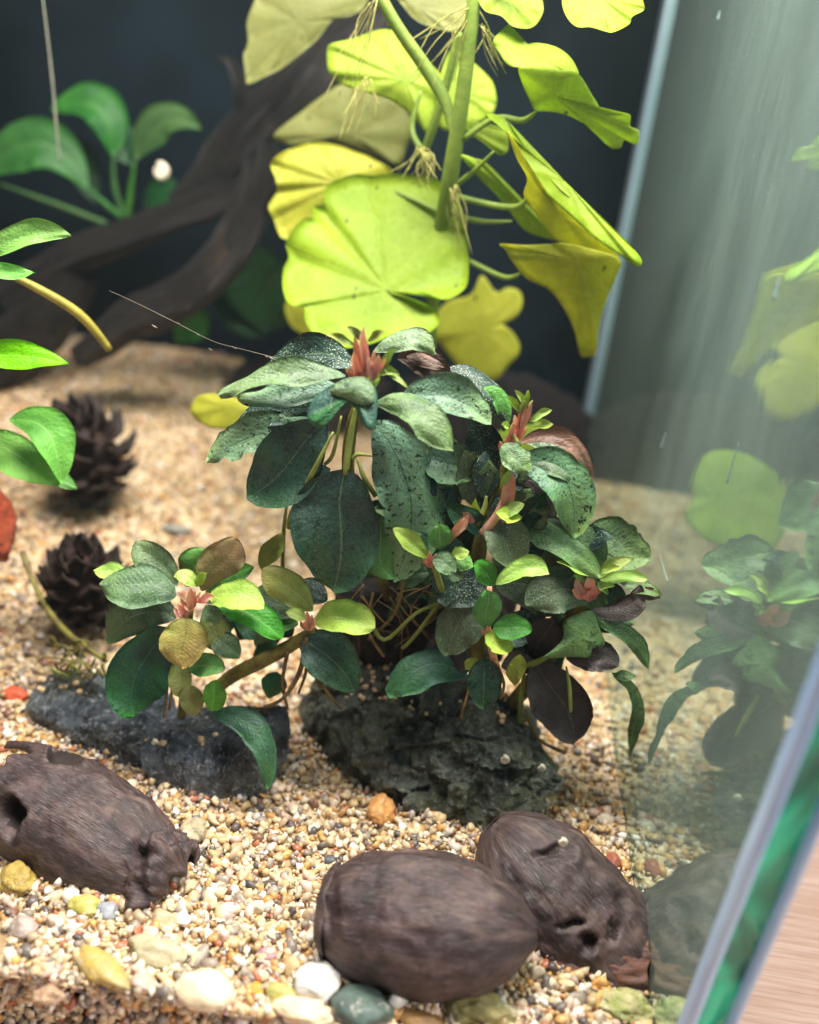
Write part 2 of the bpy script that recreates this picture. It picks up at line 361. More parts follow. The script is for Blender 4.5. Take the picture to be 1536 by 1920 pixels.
# side pane: seen from inside at a low angle it mirrors the tank; water marks and fine scratches run down it
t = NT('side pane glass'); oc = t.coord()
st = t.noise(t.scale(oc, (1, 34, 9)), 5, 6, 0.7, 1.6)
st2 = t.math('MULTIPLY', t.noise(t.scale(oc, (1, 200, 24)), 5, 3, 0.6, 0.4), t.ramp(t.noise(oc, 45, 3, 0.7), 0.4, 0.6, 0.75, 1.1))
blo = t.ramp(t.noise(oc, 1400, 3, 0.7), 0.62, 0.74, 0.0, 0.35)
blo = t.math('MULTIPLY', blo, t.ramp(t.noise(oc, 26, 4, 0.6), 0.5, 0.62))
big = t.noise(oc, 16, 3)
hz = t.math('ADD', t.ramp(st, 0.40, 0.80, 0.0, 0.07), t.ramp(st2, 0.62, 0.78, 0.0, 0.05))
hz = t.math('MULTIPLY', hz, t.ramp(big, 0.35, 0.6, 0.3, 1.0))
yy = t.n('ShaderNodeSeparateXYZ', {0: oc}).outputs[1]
front_glare = t.math('MULTIPLY', t.ramp(yy, 0.06, -0.07, 0.0, 0.16), t.ramp(t.noise(t.scale(oc, (1, 8, 3)), 4, 4, 0.6), 0.3, 0.65, 0.3, 1.0))  # pale haze rising toward the front: room glare painted into the pane colour
front_glare = t.math('MULTIPLY', front_glare, t.ramp(t.n('ShaderNodeSeparateXYZ', {0: oc}).outputs[2], 0.0, 0.07, 0.25, 1.0))
hz = t.math('ADD', t.math('ADD', t.math('ADD', hz, 0.17), front_glare), blo)
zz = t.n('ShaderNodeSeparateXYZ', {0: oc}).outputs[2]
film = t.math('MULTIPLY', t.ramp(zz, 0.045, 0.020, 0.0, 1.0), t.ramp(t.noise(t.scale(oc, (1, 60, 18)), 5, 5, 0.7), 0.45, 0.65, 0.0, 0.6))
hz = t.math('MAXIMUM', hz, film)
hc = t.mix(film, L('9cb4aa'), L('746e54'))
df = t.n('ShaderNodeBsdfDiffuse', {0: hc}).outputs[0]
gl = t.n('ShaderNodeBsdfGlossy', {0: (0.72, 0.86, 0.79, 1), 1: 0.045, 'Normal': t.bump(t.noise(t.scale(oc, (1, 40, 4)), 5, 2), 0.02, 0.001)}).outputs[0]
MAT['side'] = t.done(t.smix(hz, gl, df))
t = NT('glass edge teal'); oc = t.coord()
nn = t.noise(t.scale(oc, (1, 1, 0.45)), 60, 2, 0.5, 1.5)
MAT['tealedge'] = t.done(t.pbr(t.mix(t.ramp(nn, 0.35, 0.7), L('00705a'), L('10e8b0')), 0.2, 0.6, t.bump(nn, 0.5, 0.006)))  # brighter green patches are leaf reflections painted into the edge colour
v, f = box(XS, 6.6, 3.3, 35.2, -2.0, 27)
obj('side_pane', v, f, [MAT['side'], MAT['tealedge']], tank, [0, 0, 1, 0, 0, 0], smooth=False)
t = NT('polished glass edge'); oc = t.coord()
sn = t.noise(t.scale(oc, (1, 1, 0.15)), 120, 4)
MAT['seam'] = t.done(t.pbr(t.mix(t.ramp(sn, 0.35, 0.65), L('b4d0ec'), L('94b4dc')), 0.22, 0.6, t.bump(sn, 0.3, 0.002)))
def rounded_strip(x0, x1, y0, y1, z0, z1, n=6):
    V = []; nz = 60
    for k in range(nz + 1):
        z = z0 + (z1 - z0) * k / nz; wv = 0.015 * mnoise.noise(Vector((z * 1.3, x0, 0)))
        for j in range(n + 1):
            a = math.pi * j / n; V.append(((x0 + x1) / 2 - math.cos(a) * (x1 - x0) / 2 + wv, y1 - math.sin(a) * (y1 - y0), z))
    Fc = [(k * (n + 1) + j, k * (n + 1) + j + 1, (k + 1) * (n + 1) + j + 1, (k + 1) * (n + 1) + j) for k in range(nz) for j in range(n)]
    return V, Fc
v, f = rounded_strip(XS - 0.02, XS + 0.30, 3.0, 3.298, -2, 26); obj('silicone_seam', v, f, MAT['seam'], tank, smooth=True)
v, f = rounded_strip(6.46, 6.66, 3.08, 3.298, -2.55, 26); obj('polished_edge', v, f, MAT['seam'], tank, smooth=True)
t = NT('back silicone'); oc = t.coord(); sn = t.noise(t.scale(oc, (1, 1, 0.12)), 90, 4)
MAT['bseam'] = t.done(t.pbr(t.mix(t.ramp(sn, 0.35, 0.65), L('8c9ca6'), L('6c808c')), 0.35, 0.5))
v, f = box(XS - 0.22, XS - 0.003, 34.0, 35.197, -1, 27); obj('silicone_seam', v, f, MAT['bseam'], tank, smooth=False)

t = NT('slightly milky water')
vs = t.n('ShaderNodeVolumePrincipled', {'Color': (0.72, 0.93, 1.0, 1), 'Density': 0.05, 'Anisotropy': 0.2})
t.t.links.new(vs.outputs[0], t.out.inputs['Volume'])
v, f = box(-26.95, XS - 0.002, 2.91, 35.19, -1.98, 25); wt = obj('water', v, f, t.m, smooth=False); wt['kind'] = 'structure'; wt['label'] = 'slightly milky clear water filling the tank'

MAT['mark'] = plain('dried water mark', '8a9c9c', '748888', 200, 0.4, 0.1)
for (ax_, ay_, bx_, by_, wd_) in [(1462, 520, 1452, 560, 0.045), (1248, 812, 1240, 838, 0.05), (1385, 830, 1364, 905, 0.02), (1232, 1022, 1252, 1090, 0.012), (1350, 20, 1346, 36, 0.035)]:
    E_ = []
    for q in ((ax_, ay_), (bx_, by_)):
        rr_ = ray(*q); E_.append(CAM + rr_ * ((XS - CAM[0]) / rr_[0]))
    tube(tank, [(XS - 0.004, E_[0][1], E_[0][2]), (XS - 0.006, (E_[0][1] + E_[1][1]) / 2, (E_[0][2] + E_[1][2]) / 2), (XS - 0.006, E_[1][1], E_[1][2])], [wd_ * 0.25, wd_ * 0.55, wd_], MAT['mark'], 'water_mark', 6, 4, world=True)
# ------------------------------------------------------------------ gravel
t = NT('gravel'); at = t.n('ShaderNodeAttribute', attribute_name='grain'); oc = t.coord()
col = t.mix(t.ramp(t.noise(oc, 500, 4, 0.65), 0.3, 0.7, 0.0, 0.35), at.outputs['Color'], L('8a6a50'))
sh = t.pbr(col, 0.38, 0.45, t.bump(t.noise(oc, 900, 3), 0.2, 0.0006), Subsurface_Weight=0.0)
MAT['gravel'] = t.done(sh)
t = NT('gravel bed'); oc = t.coord()
vo = t.vor(oc, 380)
col = t.mix(t.ramp(t.n('ShaderNodeSeparateColor', {0: vo.outputs['Color']}).outputs[0], 0.2, 0.8), L('a88c68'), L('d0b894'))
MAT['bed'] = t.done(t.pbr(col, 0.7, 0.2, t.bump(vo.outputs[0], 0.6, 0.002)))
nx, ny = 90, 90; V = []; Fc = []
for j in range(ny + 1):
    for i in range(nx + 1):
        x = -26.9 + (XS - 0.01 + 26.9) * i / nx; y = 2.93 + (35.18 - 2.93) * j / ny
        V.append((x, y, gz(x, y) - 0.05))
for j in range(ny):
    for i in range(nx): a = j * (nx + 1) + i; Fc.append((a, a + 1, a + nx + 2, a + nx + 1))
bd = obj('ground', V, Fc, MAT['bed']); bd['kind'] = 'structure'; bd['label'] = 'sloping bed of tan gravel under the aquarium plants'

PAL = [('dcc49c', 20), ('d0b484', 15), ('ead8bc', 16), ('cc9c60', 9), ('f0e8dc', 11), ('bca688', 9), ('968c80', 7), ('4e4c50', 6), ('b4684a', 4), ('dcbcaa', 9), ('d6a05a', 5), ('a89e92', 6), ('7c5644', 2), ('74726e', 3)]
def grains(name, n, region, smin, smax, seed, sub, skip=None, front=False):
    r = np.random.default_rng(seed)
    shapes = []
    for q in range(14):
        bm = bmesh.new(); bmesh.ops.create_icosphere(bm, subdivisions=sub, radius=1.0)
        vv = np.array([x.co[:] for x in bm.verts]); bm.verts.ensure_lookup_table()
        ff = np.array([[x.index for x in fc.verts] for fc in bm.faces]); bm.free()
        for k in range(8):
            nn = nrm(r.normal(size=3)); dd = np.maximum(0, vv @ nn - r.uniform(0.35, 0.75)); vv = vv - np.outer(dd * 0.95, nn)
        vv = vv * (1 + 0.07 * np.array([mnoise.noise(Vector((x * 1.7 + q * 3).tolist())) for x in vv]))[:, None]
        shapes.append((vv, ff))
    VV = []; FF = []; CC = []; off = 0
    hexes = np.array([L(h)[:3] for h, _ in PAL]); wts = np.array([x for _, x in PAL], float); wts /= wts.sum()
    for k in range(n):
        x, y = region(r)
        s = smin + (smax - smin) * r.random() ** 2.2
        if skip and skip(x, y): continue
        vv, ff = shapes[r.integers(14)]
        A = np.linalg.qr(r.normal(size=(3, 3)))[0]
        sc = s * np.array([1.15, r.uniform(0.7, 1.1), r.uniform(0.45, 0.85)])
        z0 = gz(x, y) + r.uniform(-0.10, 0.10)
        if front: z0 = y; y = 3.05 + r.uniform(0, 0.12)
        p = (vv * sc) @ A.T + np.array([x, y, z0])
        lim = XS - 0.01; mx = p[:, 0].max()
        if mx > lim: p[:, 0] -= mx - lim
        mn = p[:, 1].min()
        if mn < 2.92: p[:, 1] += 2.92 - mn
        VV.append(p); FF.append(ff + off); off += len(p)
        c = hexes[r.choice(len(PAL), p=wts)] * r.uniform(0.75, 1.12); CC.append(np.tile(np.append(np.clip(c, 0, 1), 1), (len(p), 1)))
    VV = np.concatenate(VV) * S; FF = np.concatenate(FF); CC = np.concatenate(CC).astype(np.float32)
    me = bpy.data.meshes.new(name); me.vertices.add(len(VV)); me.vertices.foreach_set('co', VV.astype(np.float32).ravel())
    me.loops.add(FF.size); me.loops.foreach_set('vertex_index', FF.astype(np.int32).ravel())
    me.polygons.add(len(FF)); me.polygons.foreach_set('loop_start', np.arange(0, FF.size, 3, dtype=np.int32))
    me.polygons.foreach_set('use_smooth', np.ones(len(FF), dtype=bool))
    me.update(calc_edges=True)
    ca = me.color_attributes.new('grain', 'FLOAT_COLOR', 'POINT'); ca.data.foreach_set('color', CC.ravel())
    me.materials.append(MAT['gravel']); o = bpy.data.objects.new(name, me); COL.objects.link(o); o['kind'] = 'stuff'
    return o
def reg_near(r):
    y = 2.95 + 10.5 * r.random() ** 1.1; return r.uniform(-0.78 * (y + 8) + 0.2, XS), y
def reg_far(r):
    y = r.uniform(12.8, 35.0); return r.uniform(-0.66 * (y + 8) - 0.5, XS), y
g1 = grains('gravel', 17500, reg_near, 0.065, 0.23, 3, 1); g1['label'] = 'loose tan, white and slate gravel grains in front of the rocks'
def reg_front(r): return r.uniform(-10.5, XS), r.uniform(-2.2, 0.05)
g4 = grains('gravel', 420, lambda r: (r.uniform(-8.5, XS), r.uniform(3.0, 7.0)), 0.18, 0.30, 12, 2); g4['label'] = 'coarser gravel grains in the very front'
g3 = grains('gravel', 3200, reg_front, 0.09, 0.24, 9, 1, front=True); g3['label'] = 'gravel packed against the inside of the front glass'
g2 = grains('gravel', 11500, reg_far, 0.10, 0.23, 5, 1); g2['label'] = 'loose tan gravel rising toward the dark back of the tank'

# ------------------------------------------------------------------ pebbles
PC = [0]
def pebble(px, py, wpx, hpx, c1, c2, label, ang=0, depth=None, bump=0.25, rough=0.4, lump=0.10, name='pebble', cat='pebble', lift=0.0, group='large pebbles on the gravel', flat=0.75):
    PC[0] += 1
    g = G(px, py + hpx * 0.30); k = px2cm(g)
    a, b = wpx * 0.5 * k, hpx * 0.5 * k
    bm = bmesh.new(); bmesh.ops.create_icosphere(bm, subdivisions=4, radius=1.0)
    vv = np.array([x.co[:] for x in bm.verts]); ff = [tuple(x.index for x in fc.verts) for fc in bm.faces]; bm.free()
    r = np.random.default_rng(PC[0] + 40)
    for q in range(5):
        nn = nrm(r.normal(size=3)); dd = np.maximum(0, vv @ nn - r.uniform(0.6, 0.88)); vv = vv - np.outer(dd * 0.85, nn)
    vv = vv * (1 + lump * np.array([mnoise.fractal(Vector((x * 1.6 + PC[0]).tolist()), 0.8, 2, 4) for x in vv]))[:, None]
    vv = vv * np.array([a, b * flat / 0.75, b * flat])
    ca, sa = math.cos(math.radians(ang)), math.sin(math.radians(ang))
    R = np.array([[ca, -sa, 0], [sa, ca, 0], [0, 0, 1]])
    p = vv @ R.T + np.array([g[0], g[1] + b * 0.2, gz(g[0], g[1]) + b * 0.28 + lift])
    t = NT('pebble surface'); oc = t.coord()
    col = t.mix(t.ramp(t.noise(oc, 130, 5, 0.65, 0.6), 0.35, 0.65), L(c1), L(c2)); col = t.mix(t.ramp(t.noise(oc, 420, 5, 0.7), 0.5, 0.7, 0, 0.45), col, L(c1, 0.45)); col = t.mix(t.ramp(t.noise(t.scale(oc, (1, 1, 3)), 160, 3, 0.6, 1.0), 0.55, 0.66, 0, 0.4), col, L('d8d0c0'))
    m = t.done(t.pbr(col, rough, 0.4, t.bump(t.noise(oc, 420, 5, 0.7), max(bump, 0.45), 0.001)))
    return tag(obj(name, p, ff, m), label, cat, group)
pebble(190, 1812, 150, 58, 'b89a4c', 'a8986a', 'long amber yellow pebble lying slanted in the front gravel', ang=-28)
pebble(292, 1776, 120, 62, 'a89c78', 'b8b094', 'dull grey tan angular pebble beyond the amber yellow one', ang=-8)
pebble(380, 1848, 122, 78, 'd8c49c', 'e4d8c0', 'cream rounded pebble, biggest pale one in the front gravel', ang=-6)
pebble(476, 1852, 42, 26, 'd89a3c', 'c88a34', 'small bright orange oval pebble near the cream pebble')
pebble(592, 1832, 88, 82, 'c8c4be', 'dcd6cc', 'milky white quartz pebble beside the front seed pod', ang=20, bump=0.1, lump=0.14)
pebble(562, 1893, 132, 62, 'd8bc94', 'e8d8b8', 'rough beige pitted stone left of the blue green pebble', bump=0.8, lump=0.2)
pebble(676, 1884, 122, 92, '46544e', '5a6c62', 'smooth dark blue green pebble under the front seed pod', ang=-10, bump=0.15)
pebble(526, 1858, 60, 48, 'a49c50', 'b4ae78', 'yellow green pebble between the cream and white pebbles')
pebble(32, 1642, 72, 66, 'b49a50', '8a7434', 'rough ochre lumpy stone left under the torn seed pod', bump=0.9, lump=0.22)
pebble(160, 1694, 62, 42, 'a8a04c', 'bab474', 'bright yellow green pebble beneath the torn seed pod', lump=0.15)
pebble(200, 1705, 44, 40, '848890', '989a9c', 'bluish grey pebble next to the bright yellow green one')
pebble(305, 1720, 66, 44, 'c4aa88', 'b89c78', 'tan flat pebble at the broken end of the torn seed pod')
pebble(362, 1552, 54, 52, 'c0b090', '94886c', 'speckled rough cream stone between torn pod and slate rock', bump=0.9, lump=0.2)
pebble(713, 1515, 50, 58, 'd8a060', 'c88a4c', 'orange tan knobbly pebble against the mossy rock foot', lump=0.22, flat=0.95)
pebble(900, 1888, 135, 70, '8c8450', 'a89c68', 'mossy yellow grey crumbly chunk between the two brown pods', bump=1.0, lump=0.3)
pebble(785, 1908, 90, 46, '8c6a3c', '745430', 'brown pebble at the bottom edge under the front pod')
pebble(745, 1855, 70, 40, '6c6258', '544c48', 'small grey brown shell bit touching the front pod', bump=0.3)
pebble(1146, 1612, 36, 40, 'a0604c', '8e5040', 'brick red pebble by the glass side of the rear pod')
pebble(1128, 1643, 34, 30, 'd8a040', 'c8903c', 'amber pebble just below the brick red one')
pebble(1150, 1668, 40, 34, 'c8b8a0', 'a89880', 'striped pale pebble beside the leaning pod and the glass')
pebble(1135, 1532, 36, 24, 'c4b49c', 'd8ccb8', 'cream flat pebble right of the mossy rock by the glass')
pebble(1165, 1880, 120, 60, '8a9448', 'c8b890', 'pale chunk with green algae under the leaning pod', bump=0.9, lump=0.3)
pebble(330, 990, 60, 30, '7c7c74', '8c8a80', 'blurred grey stone on the sand behind the small left plant')
pebble(175, 935, 72, 55, '3c4644', '2c3634', 'dark grey stone at the foot of the farther cone')
pebble(22, 1298, 55, 36, 'd0603a', 'b84c2e', 'flat orange red chip left of the slate rock', bump=0.7)
pebble(1000, 1395, 40, 34, 'b48c68', 'a07858', 'tan pebble in the shade under the drooping purple leaf')
pebble(820, 1525, 34, 26, 'd8c090', 'c8ac78', 'small tan pebble before the mossy rock corner')
pebble(620, 1612, 34, 24, '44464c', '54565a', 'slate grey oblong pebble left of the front pod')
pebble(500, 1785, 40, 30, '9a7078', 'ac848a', 'dusky pink pebble in front of open gravel')
pebble(430, 1705, 46, 36, 'd8b4ac', 'e0c8c0', 'pale pink quartz pebble right of the torn pod')
pebble(90, 1860, 60, 40, 'b8987c', 'a08468', 'brown tan pebble in the shady front left gravel', lump=0.18)
pebble(40, 1735, 60, 44, '9a8a80', 'b4a298', 'greyish pebble at the left edge below the ochre stone')

# ------------------------------------------------------------------ rocks
def rockmat(name, c1, c2, c3, moss=None, mossamt=0.5, vein=0.3, dk=0.85):
    t = NT(name); oc = t.coord()
    col = t.mix(t.ramp(t.noise(oc, 80, 8, 0.72), 0.40, 0.60), L(c1), L(c2))
    col = t.mix(t.ramp(t.noise(oc, 520, 6, 0.75), 0.54, 0.66, 0, 0.8), col, L(c3))
    col = t.mix(t.ramp(t.noise(oc, 380, 6, 0.75, 0.5), 0.46, 0.36, 0, dk), col, L(c2, 0.35))
    pt = t.n('ShaderNodeNewGeometry').outputs['Pointiness']
    col = t.mix(t.math('MULTIPLY', t.ramp(pt, 0.51, 0.60), 0.55), col, L(c3))
    wv = t.n('ShaderNodeTexWave', {'Vector': oc, 'Scale': 22.0, 'Distortion': 16.0, 'Detail': 5.0, 'Detail Scale': 3.0}).outputs[1]
    col = t.mix(t.ramp(wv, 0.985, 1.0, 0, vein), col, (0.6, 0.6, 0.58, 1))
    if moss:
        mm = t.math('MULTIPLY', t.ramp(t.noise(oc, 60, 4, 0.6), 0.45, 0.6), t.ramp(t.noise(oc, 900, 4, 0.75), 0.46, 0.56))
        col = t.mix(t.math('MULTIPLY', mm, mossamt), col, L(moss))
    hgt = t.math('ADD', t.noise(oc, 130, 8, 0.72), t.math('MULTIPLY', t.noise(oc, 800, 4, 0.75), 0.35))
    return t.done(t.pbr(col, 0.42, 0.55, t.bump(hgt, 1.0, 0.006)))
def hullrock(name, label, hulls, mat, seed, nz, fine, cuts=24):
    VV = []; FF = []
    for hi, pts in enumerate(hulls):
        bm = bmesh.new()
        for p in pts: bm.verts.new(P(*p).tolist())
        q = bmesh.ops.convex_hull(bm, input=bm.verts); bmesh.ops.delete(bm, geom=list({g for g in q['geom_interior'] + q['geom_unused'] if isinstance(g, bmesh.types.BMVert)}), context='VERTS')
        bmesh.ops.bevel(bm, geom=list(bm.edges), offset=0.03, segments=1, affect='EDGES', profile=0.6)
        bmesh.ops.triangulate(bm, faces=bm.faces)
        for _ in range(5):
            es = [e for e in bm.edges if e.calc_length() > 0.13]
            if not es: break
            bmesh.ops.subdivide_edges(bm, edges=es, cuts=1, use_grid_fill=False); bmesh.ops.triangulate(bm, faces=bm.faces)
        bm.normal_update(); bm.verts.ensure_lookup_table(); o_ = len(VV)
        for v in bm.verts:
            c = v.co; k = Vector((c.x * 0.9 + seed, c.y * 0.9, c.z * 0.9))
            d = nz * mnoise.fractal(k, 0.9, 2, 3) + fine * (mnoise.ridged_multi_fractal(k * 2.2, 0.9, 2.1, 4, 1.0, 2.0) * 0.5 - 0.6) + fine * 0.5 * mnoise.cell(k * 2.0)
            VV.append(np.array(c + v.normal * d))
        bm.verts.index_update(); FF += [tuple(v.index + o_ for v in f_.verts) for f_ in bm.faces]; bm.free()
    o = obj(name, VV, FF, mat); o.data.set_sharp_from_angle(angle=math.radians(24))
    return tag(o, label, 'rock')
pk = rockmat('dark purple stone', '261f22', '161214', '3a3034', vein=0.0)
def rock(name, label, ctr, rad, rotz, seed, mat, planes, nz=0.12, cat='rock', sub=6, group=None, disp2=0.05):
    bm = bmesh.new(); bmesh.ops.create_icosphere(bm, subdivisions=sub, radius=1.0)
    vv = np.array([x.co[:] for x in bm.verts]); ff = [tuple(x.index for x in fc.verts) for fc in bm.faces]; bm.free()
    for nn, d in planes:
        nn = nrm(np.array(nn, float)); dd = np.maximum(0, vv @ nn - d); vv = vv - np.outer(dd, nn)
    r = np.random.default_rng(seed)
    for q in range(30):
        nn = nrm(r.normal(size=3)); dd = np.maximum(0, vv @ nn - r.uniform(0.66, 0.92)); vv = vv - np.outer(dd, nn)
    out = []
    for x in vv:
        q = Vector((x * 1.8 + seed).tolist())
        h = mnoise.ridged_multi_fractal(q, 0.9, 2.1, 5, 1.0, 2.0) * 0.5 - 0.5
        out.append(x * (1 + nz * h + disp2 * mnoise.fractal(q * 4, 0.9, 2, 4)))
    vv = np.array(out) * np.array(rad)
    ca, sa = math.cos(rotz), math.sin(rotz)
    p = vv @ np.array([[ca, -sa, 0], [sa, ca, 0], [0, 0, 1]]).T + np.array(ctr)
    return tag(obj(name, p, ff, mat), label, cat, group)
mm = rockmat('mossy dark stone', '747a70', '343a36', 'a4a89a', moss='62683a', mossamt=0.75, vein=0.06)
MOSSR = hullrock('rock', 'big mossy dark green rock under the central plants', [[(590, 1290, 12.0), (720, 1225, 12.3), (800, 1250, 11.9), (900, 1285, 11.5), (965, 1340, 10.9), (1045, 1462, 9.9), (560, 1400, 11.6), (600, 1440, 10.9), (640, 1490, 10.2), (850, 1562, 8.8), (950, 1545, 9.0), (1030, 1510, 9.4), (660, 1420, 10.0), (760, 1370, 10.3), (870, 1372, 10.1), (940, 1420, 9.7), (1000, 1330, 12.6), (570, 1300, 13.2), (760, 1540, 9.4)]], mm, 5.0, 0.18, 0.30)
sm = rockmat('dark slate', '666e78', '1e2127', 'b4bcc4', moss='7a7a3c', mossamt=0.4, vein=0.25, dk=0.6)
SLATE = hullrock('rock', 'dark bluish slate rock with pale veins behind the torn pod', [[(70, 1275, 11.4), (120, 1252, 11.7), (230, 1272, 11.5), (330, 1305, 11.1), (45, 1322, 10.5), (110, 1362, 9.9), (230, 1398, 9.5), (335, 1385, 9.6), (62, 1365, 10.5), (130, 1440, 9.7), (290, 1510, 9.0), (345, 1480, 9.4)],
    [(258, 1402, 9.2), (300, 1374, 9.6), (430, 1362, 9.7), (475, 1388, 9.3), (330, 1325, 10.9), (540, 1322, 10.7), (546, 1372, 10.3), (300, 1525, 8.5), (385, 1535, 8.3), (490, 1508, 8.7), (538, 1425, 9.8), (278, 1450, 8.9), (420, 1440, 8.7)]], sm, 12.0, 0.05, 0.08)
rock('rock', 'near black rock added as shade behind and under the leafy plants', P(790, 1180, 13.0), (3.3, 1.6, 2.3), 0.1, 17, pk, [((0, -0.5, 1), 0.7)], nz=0.15)  # added to darken the gap under the plants, shade put into its near-black colour
om = rockmat('orange red stone', 'b44a2c', 'd0603a', '7a3428', vein=0.0)
rock('rock', 'rough orange red rock at the left edge of the gravel', P(-25, 995, 14.0), (1.15, 0.9, 1.45), 0.3, 21, om, [((0.9, -0.3, 0.4), 0.6)], nz=0.15)
pm = rockmat('purple brown stone', '30272a', '221d1e', '463a3c', vein=0.0)
rock('rock', 'low purple brown rock in the dark back corner by the glass', np.array([0.6, 33.0, 1.2]), (8.0, 1.8, 5.0), 0.0, 31, pk, [((0.05, 0, 1), 0.80), ((1, 0, 0), 0.6), ((-1, 0, 0.1), 0.6)], nz=0.22, sub=5)
rock('rock', 'dark brown rock under the driftwood in the back', np.array([-9.0, 32.5, 3.0]), (4.6, 1.6, 2.6), 0.1, 33, pm, [((0, 0, 1), 0.8)], nz=0.15, sub=4)
from mathutils.bvhtree import BVHTree
def bvh(o):
    me = o.data; mw = o.location
    return BVHTree.FromPolygons([v.co + mw for v in me.vertices], [tuple(p.vertices) for p in me.polygons])
BV = [bvh(MOSSR), bvh(SLATE)]
def on_rock(px, py):
    d = Vector(nrm(ray(px, py))); best = None
    for b_ in BV:
        h = b_.ray_cast(Vector(CAM * S), d)
        if h[0] is not None and (best is None or h[3] < best[1]): best = (h[0], h[3])
    return None if best is None else np.array(best[0]) / S
_rr = random.Random(31); SPOTS = []
for (x0, x1, y0, y1, n_) in [(640, 740, 1200, 1310, 46), (930, 1010, 1300, 1360, 10), (60, 180, 1255, 1300, 14), (270, 420, 1370, 1400, 6), (700, 900, 1300, 1340, 8)]:
    for k in range(n_):
        q = on_rock(_rr.uniform(x0, x1), _rr.uniform(y0, y1))
        if q is not None: SPOTS.append(q)
if SPOTS:
    V = []; Fc = []
    for q in SPOTS:
        bm = bmesh.new(); bmesh.ops.create_icosphere(bm, subdivisions=1, radius=_rr.uniform(0.06, 0.13))
        sx, sy = _rr.uniform(0.7, 1.2), _rr.uniform(0.6, 1.0); o_ = len(V); bm.verts.ensure_lookup_table()
        V += [q + np.array([v.co.x * sx, v.co.y, v.co.z * sy]) for v in bm.verts]; Fc += [tuple(v.index + o_ for v in f_.verts) for f_ in bm.faces]; bm.free()
    gr_ = obj('gravel', V, Fc, plain('loose grains', 'd8bc94', 'a88c6c', 300, 0.4, 0.2)); gr_['kind'] = 'stuff'; gr_['label'] = 'stray tan grains lying on top of the two rocks'
SM = plain('white shell', 'e8e0cc', 'd0c4a8', 300, 0.35, 0.1, 800)
def shell(px, py, Y, r, label):
    c = P(px, py, Y); k = px2cm(c); V = []; Fc = []; n = 40; seg = 8
    if Y in (9.2, 8.9, 8.2, 9.0):
        q = on_rock(px, py)
        if q is not None: c = q + nrm(CAM - q) * 0.03
    for i in range(n + 1):
        th = i / n * 4.6 * math.pi; R = r * k * (0.12 + 0.62 * i / n); rr = r * k * (0.07 + 0.36 * i / n)
        q = np.array([math.cos(th) * R, -r * k * 0.3 * (1 - i / n), math.sin(th) * R]) * 0.8
        for j in range(seg):
            a = 2 * math.pi * j / seg
            V.append(c + q + rr * (np.array([math.cos(th), 0, math.sin(th)]) * math.cos(a) + np.array([0, 1, 0]) * math.sin(a)))
    for i in range(n):
        for j in range(seg): Fc.append((i * seg + j, i * seg + (j + 1) % seg, (i + 1) * seg + (j + 1) % seg, (i + 1) * seg + j))
    Fc.append(tuple(range(n * seg, (n + 1) * seg)))
    return tag(obj('snail_shell', V, Fc, SM), label, 'snail shell', 'tiny white snail shells')

# ------------------------------------------------------------------ seed pods
def podmat(name, c1, c2, c3):
    t = NT(name); fb = t.attr('fib'); oc = t.coord()
    f1 = t.noise(t.scale(fb, (26, 26, 2.2)), 1.0, 5, 0.65, 0.2)
    col = t.mix(t.ramp(f1, 0.35, 0.65), L(c1), L(c2))
    col = t.mix(t.ramp(t.noise(oc, 90, 5, 0.65), 0.45, 0.68, 0, 0.75), col, L(c3))
    f3 = t.noise(t.scale(fb, (4, 4, 0.9)), 1.0, 4, 0.6, 0.3)
    col = t.mix(t.ramp(f3, 0.48, 0.62, 0, 0.75), col, L('241b1c'))
    col = t.mix(t.ramp(f3, 0.45, 0.33, 0, 0.5), col, L('6e5a50'))
    f2 = t.noise(t.scale(fb, (60, 60, 5)), 1.0, 3, 0.6)
    col = t.mix(t.ramp(f2, 0.5, 0.75, 0, 0.4), col, L('8a7a7e'))
    col = t.mix(t.ramp(t.noise(oc, 130, 4, 0.6), 0.62, 0.68, 0, 0.6), col, L('1e1816'))
    hgt = t.math('ADD', f2, t.math('MULTIPLY', f1, 1.0))
    return t.done(t.pbr(col, 0.5, 0.45, t.bump(hgt, 0.32, 0.002)))
PODM = podmat('brown fibrous pod husk', '493836', '2e2423', '594645')
POD_DARK = plain('pod inside and hollow shade', '1c1412', '2c201c', 120, 0.8, 0.6, 400)
PODR = podmat('reddish pod base', '7a4c38', '54342a', '6a4232')
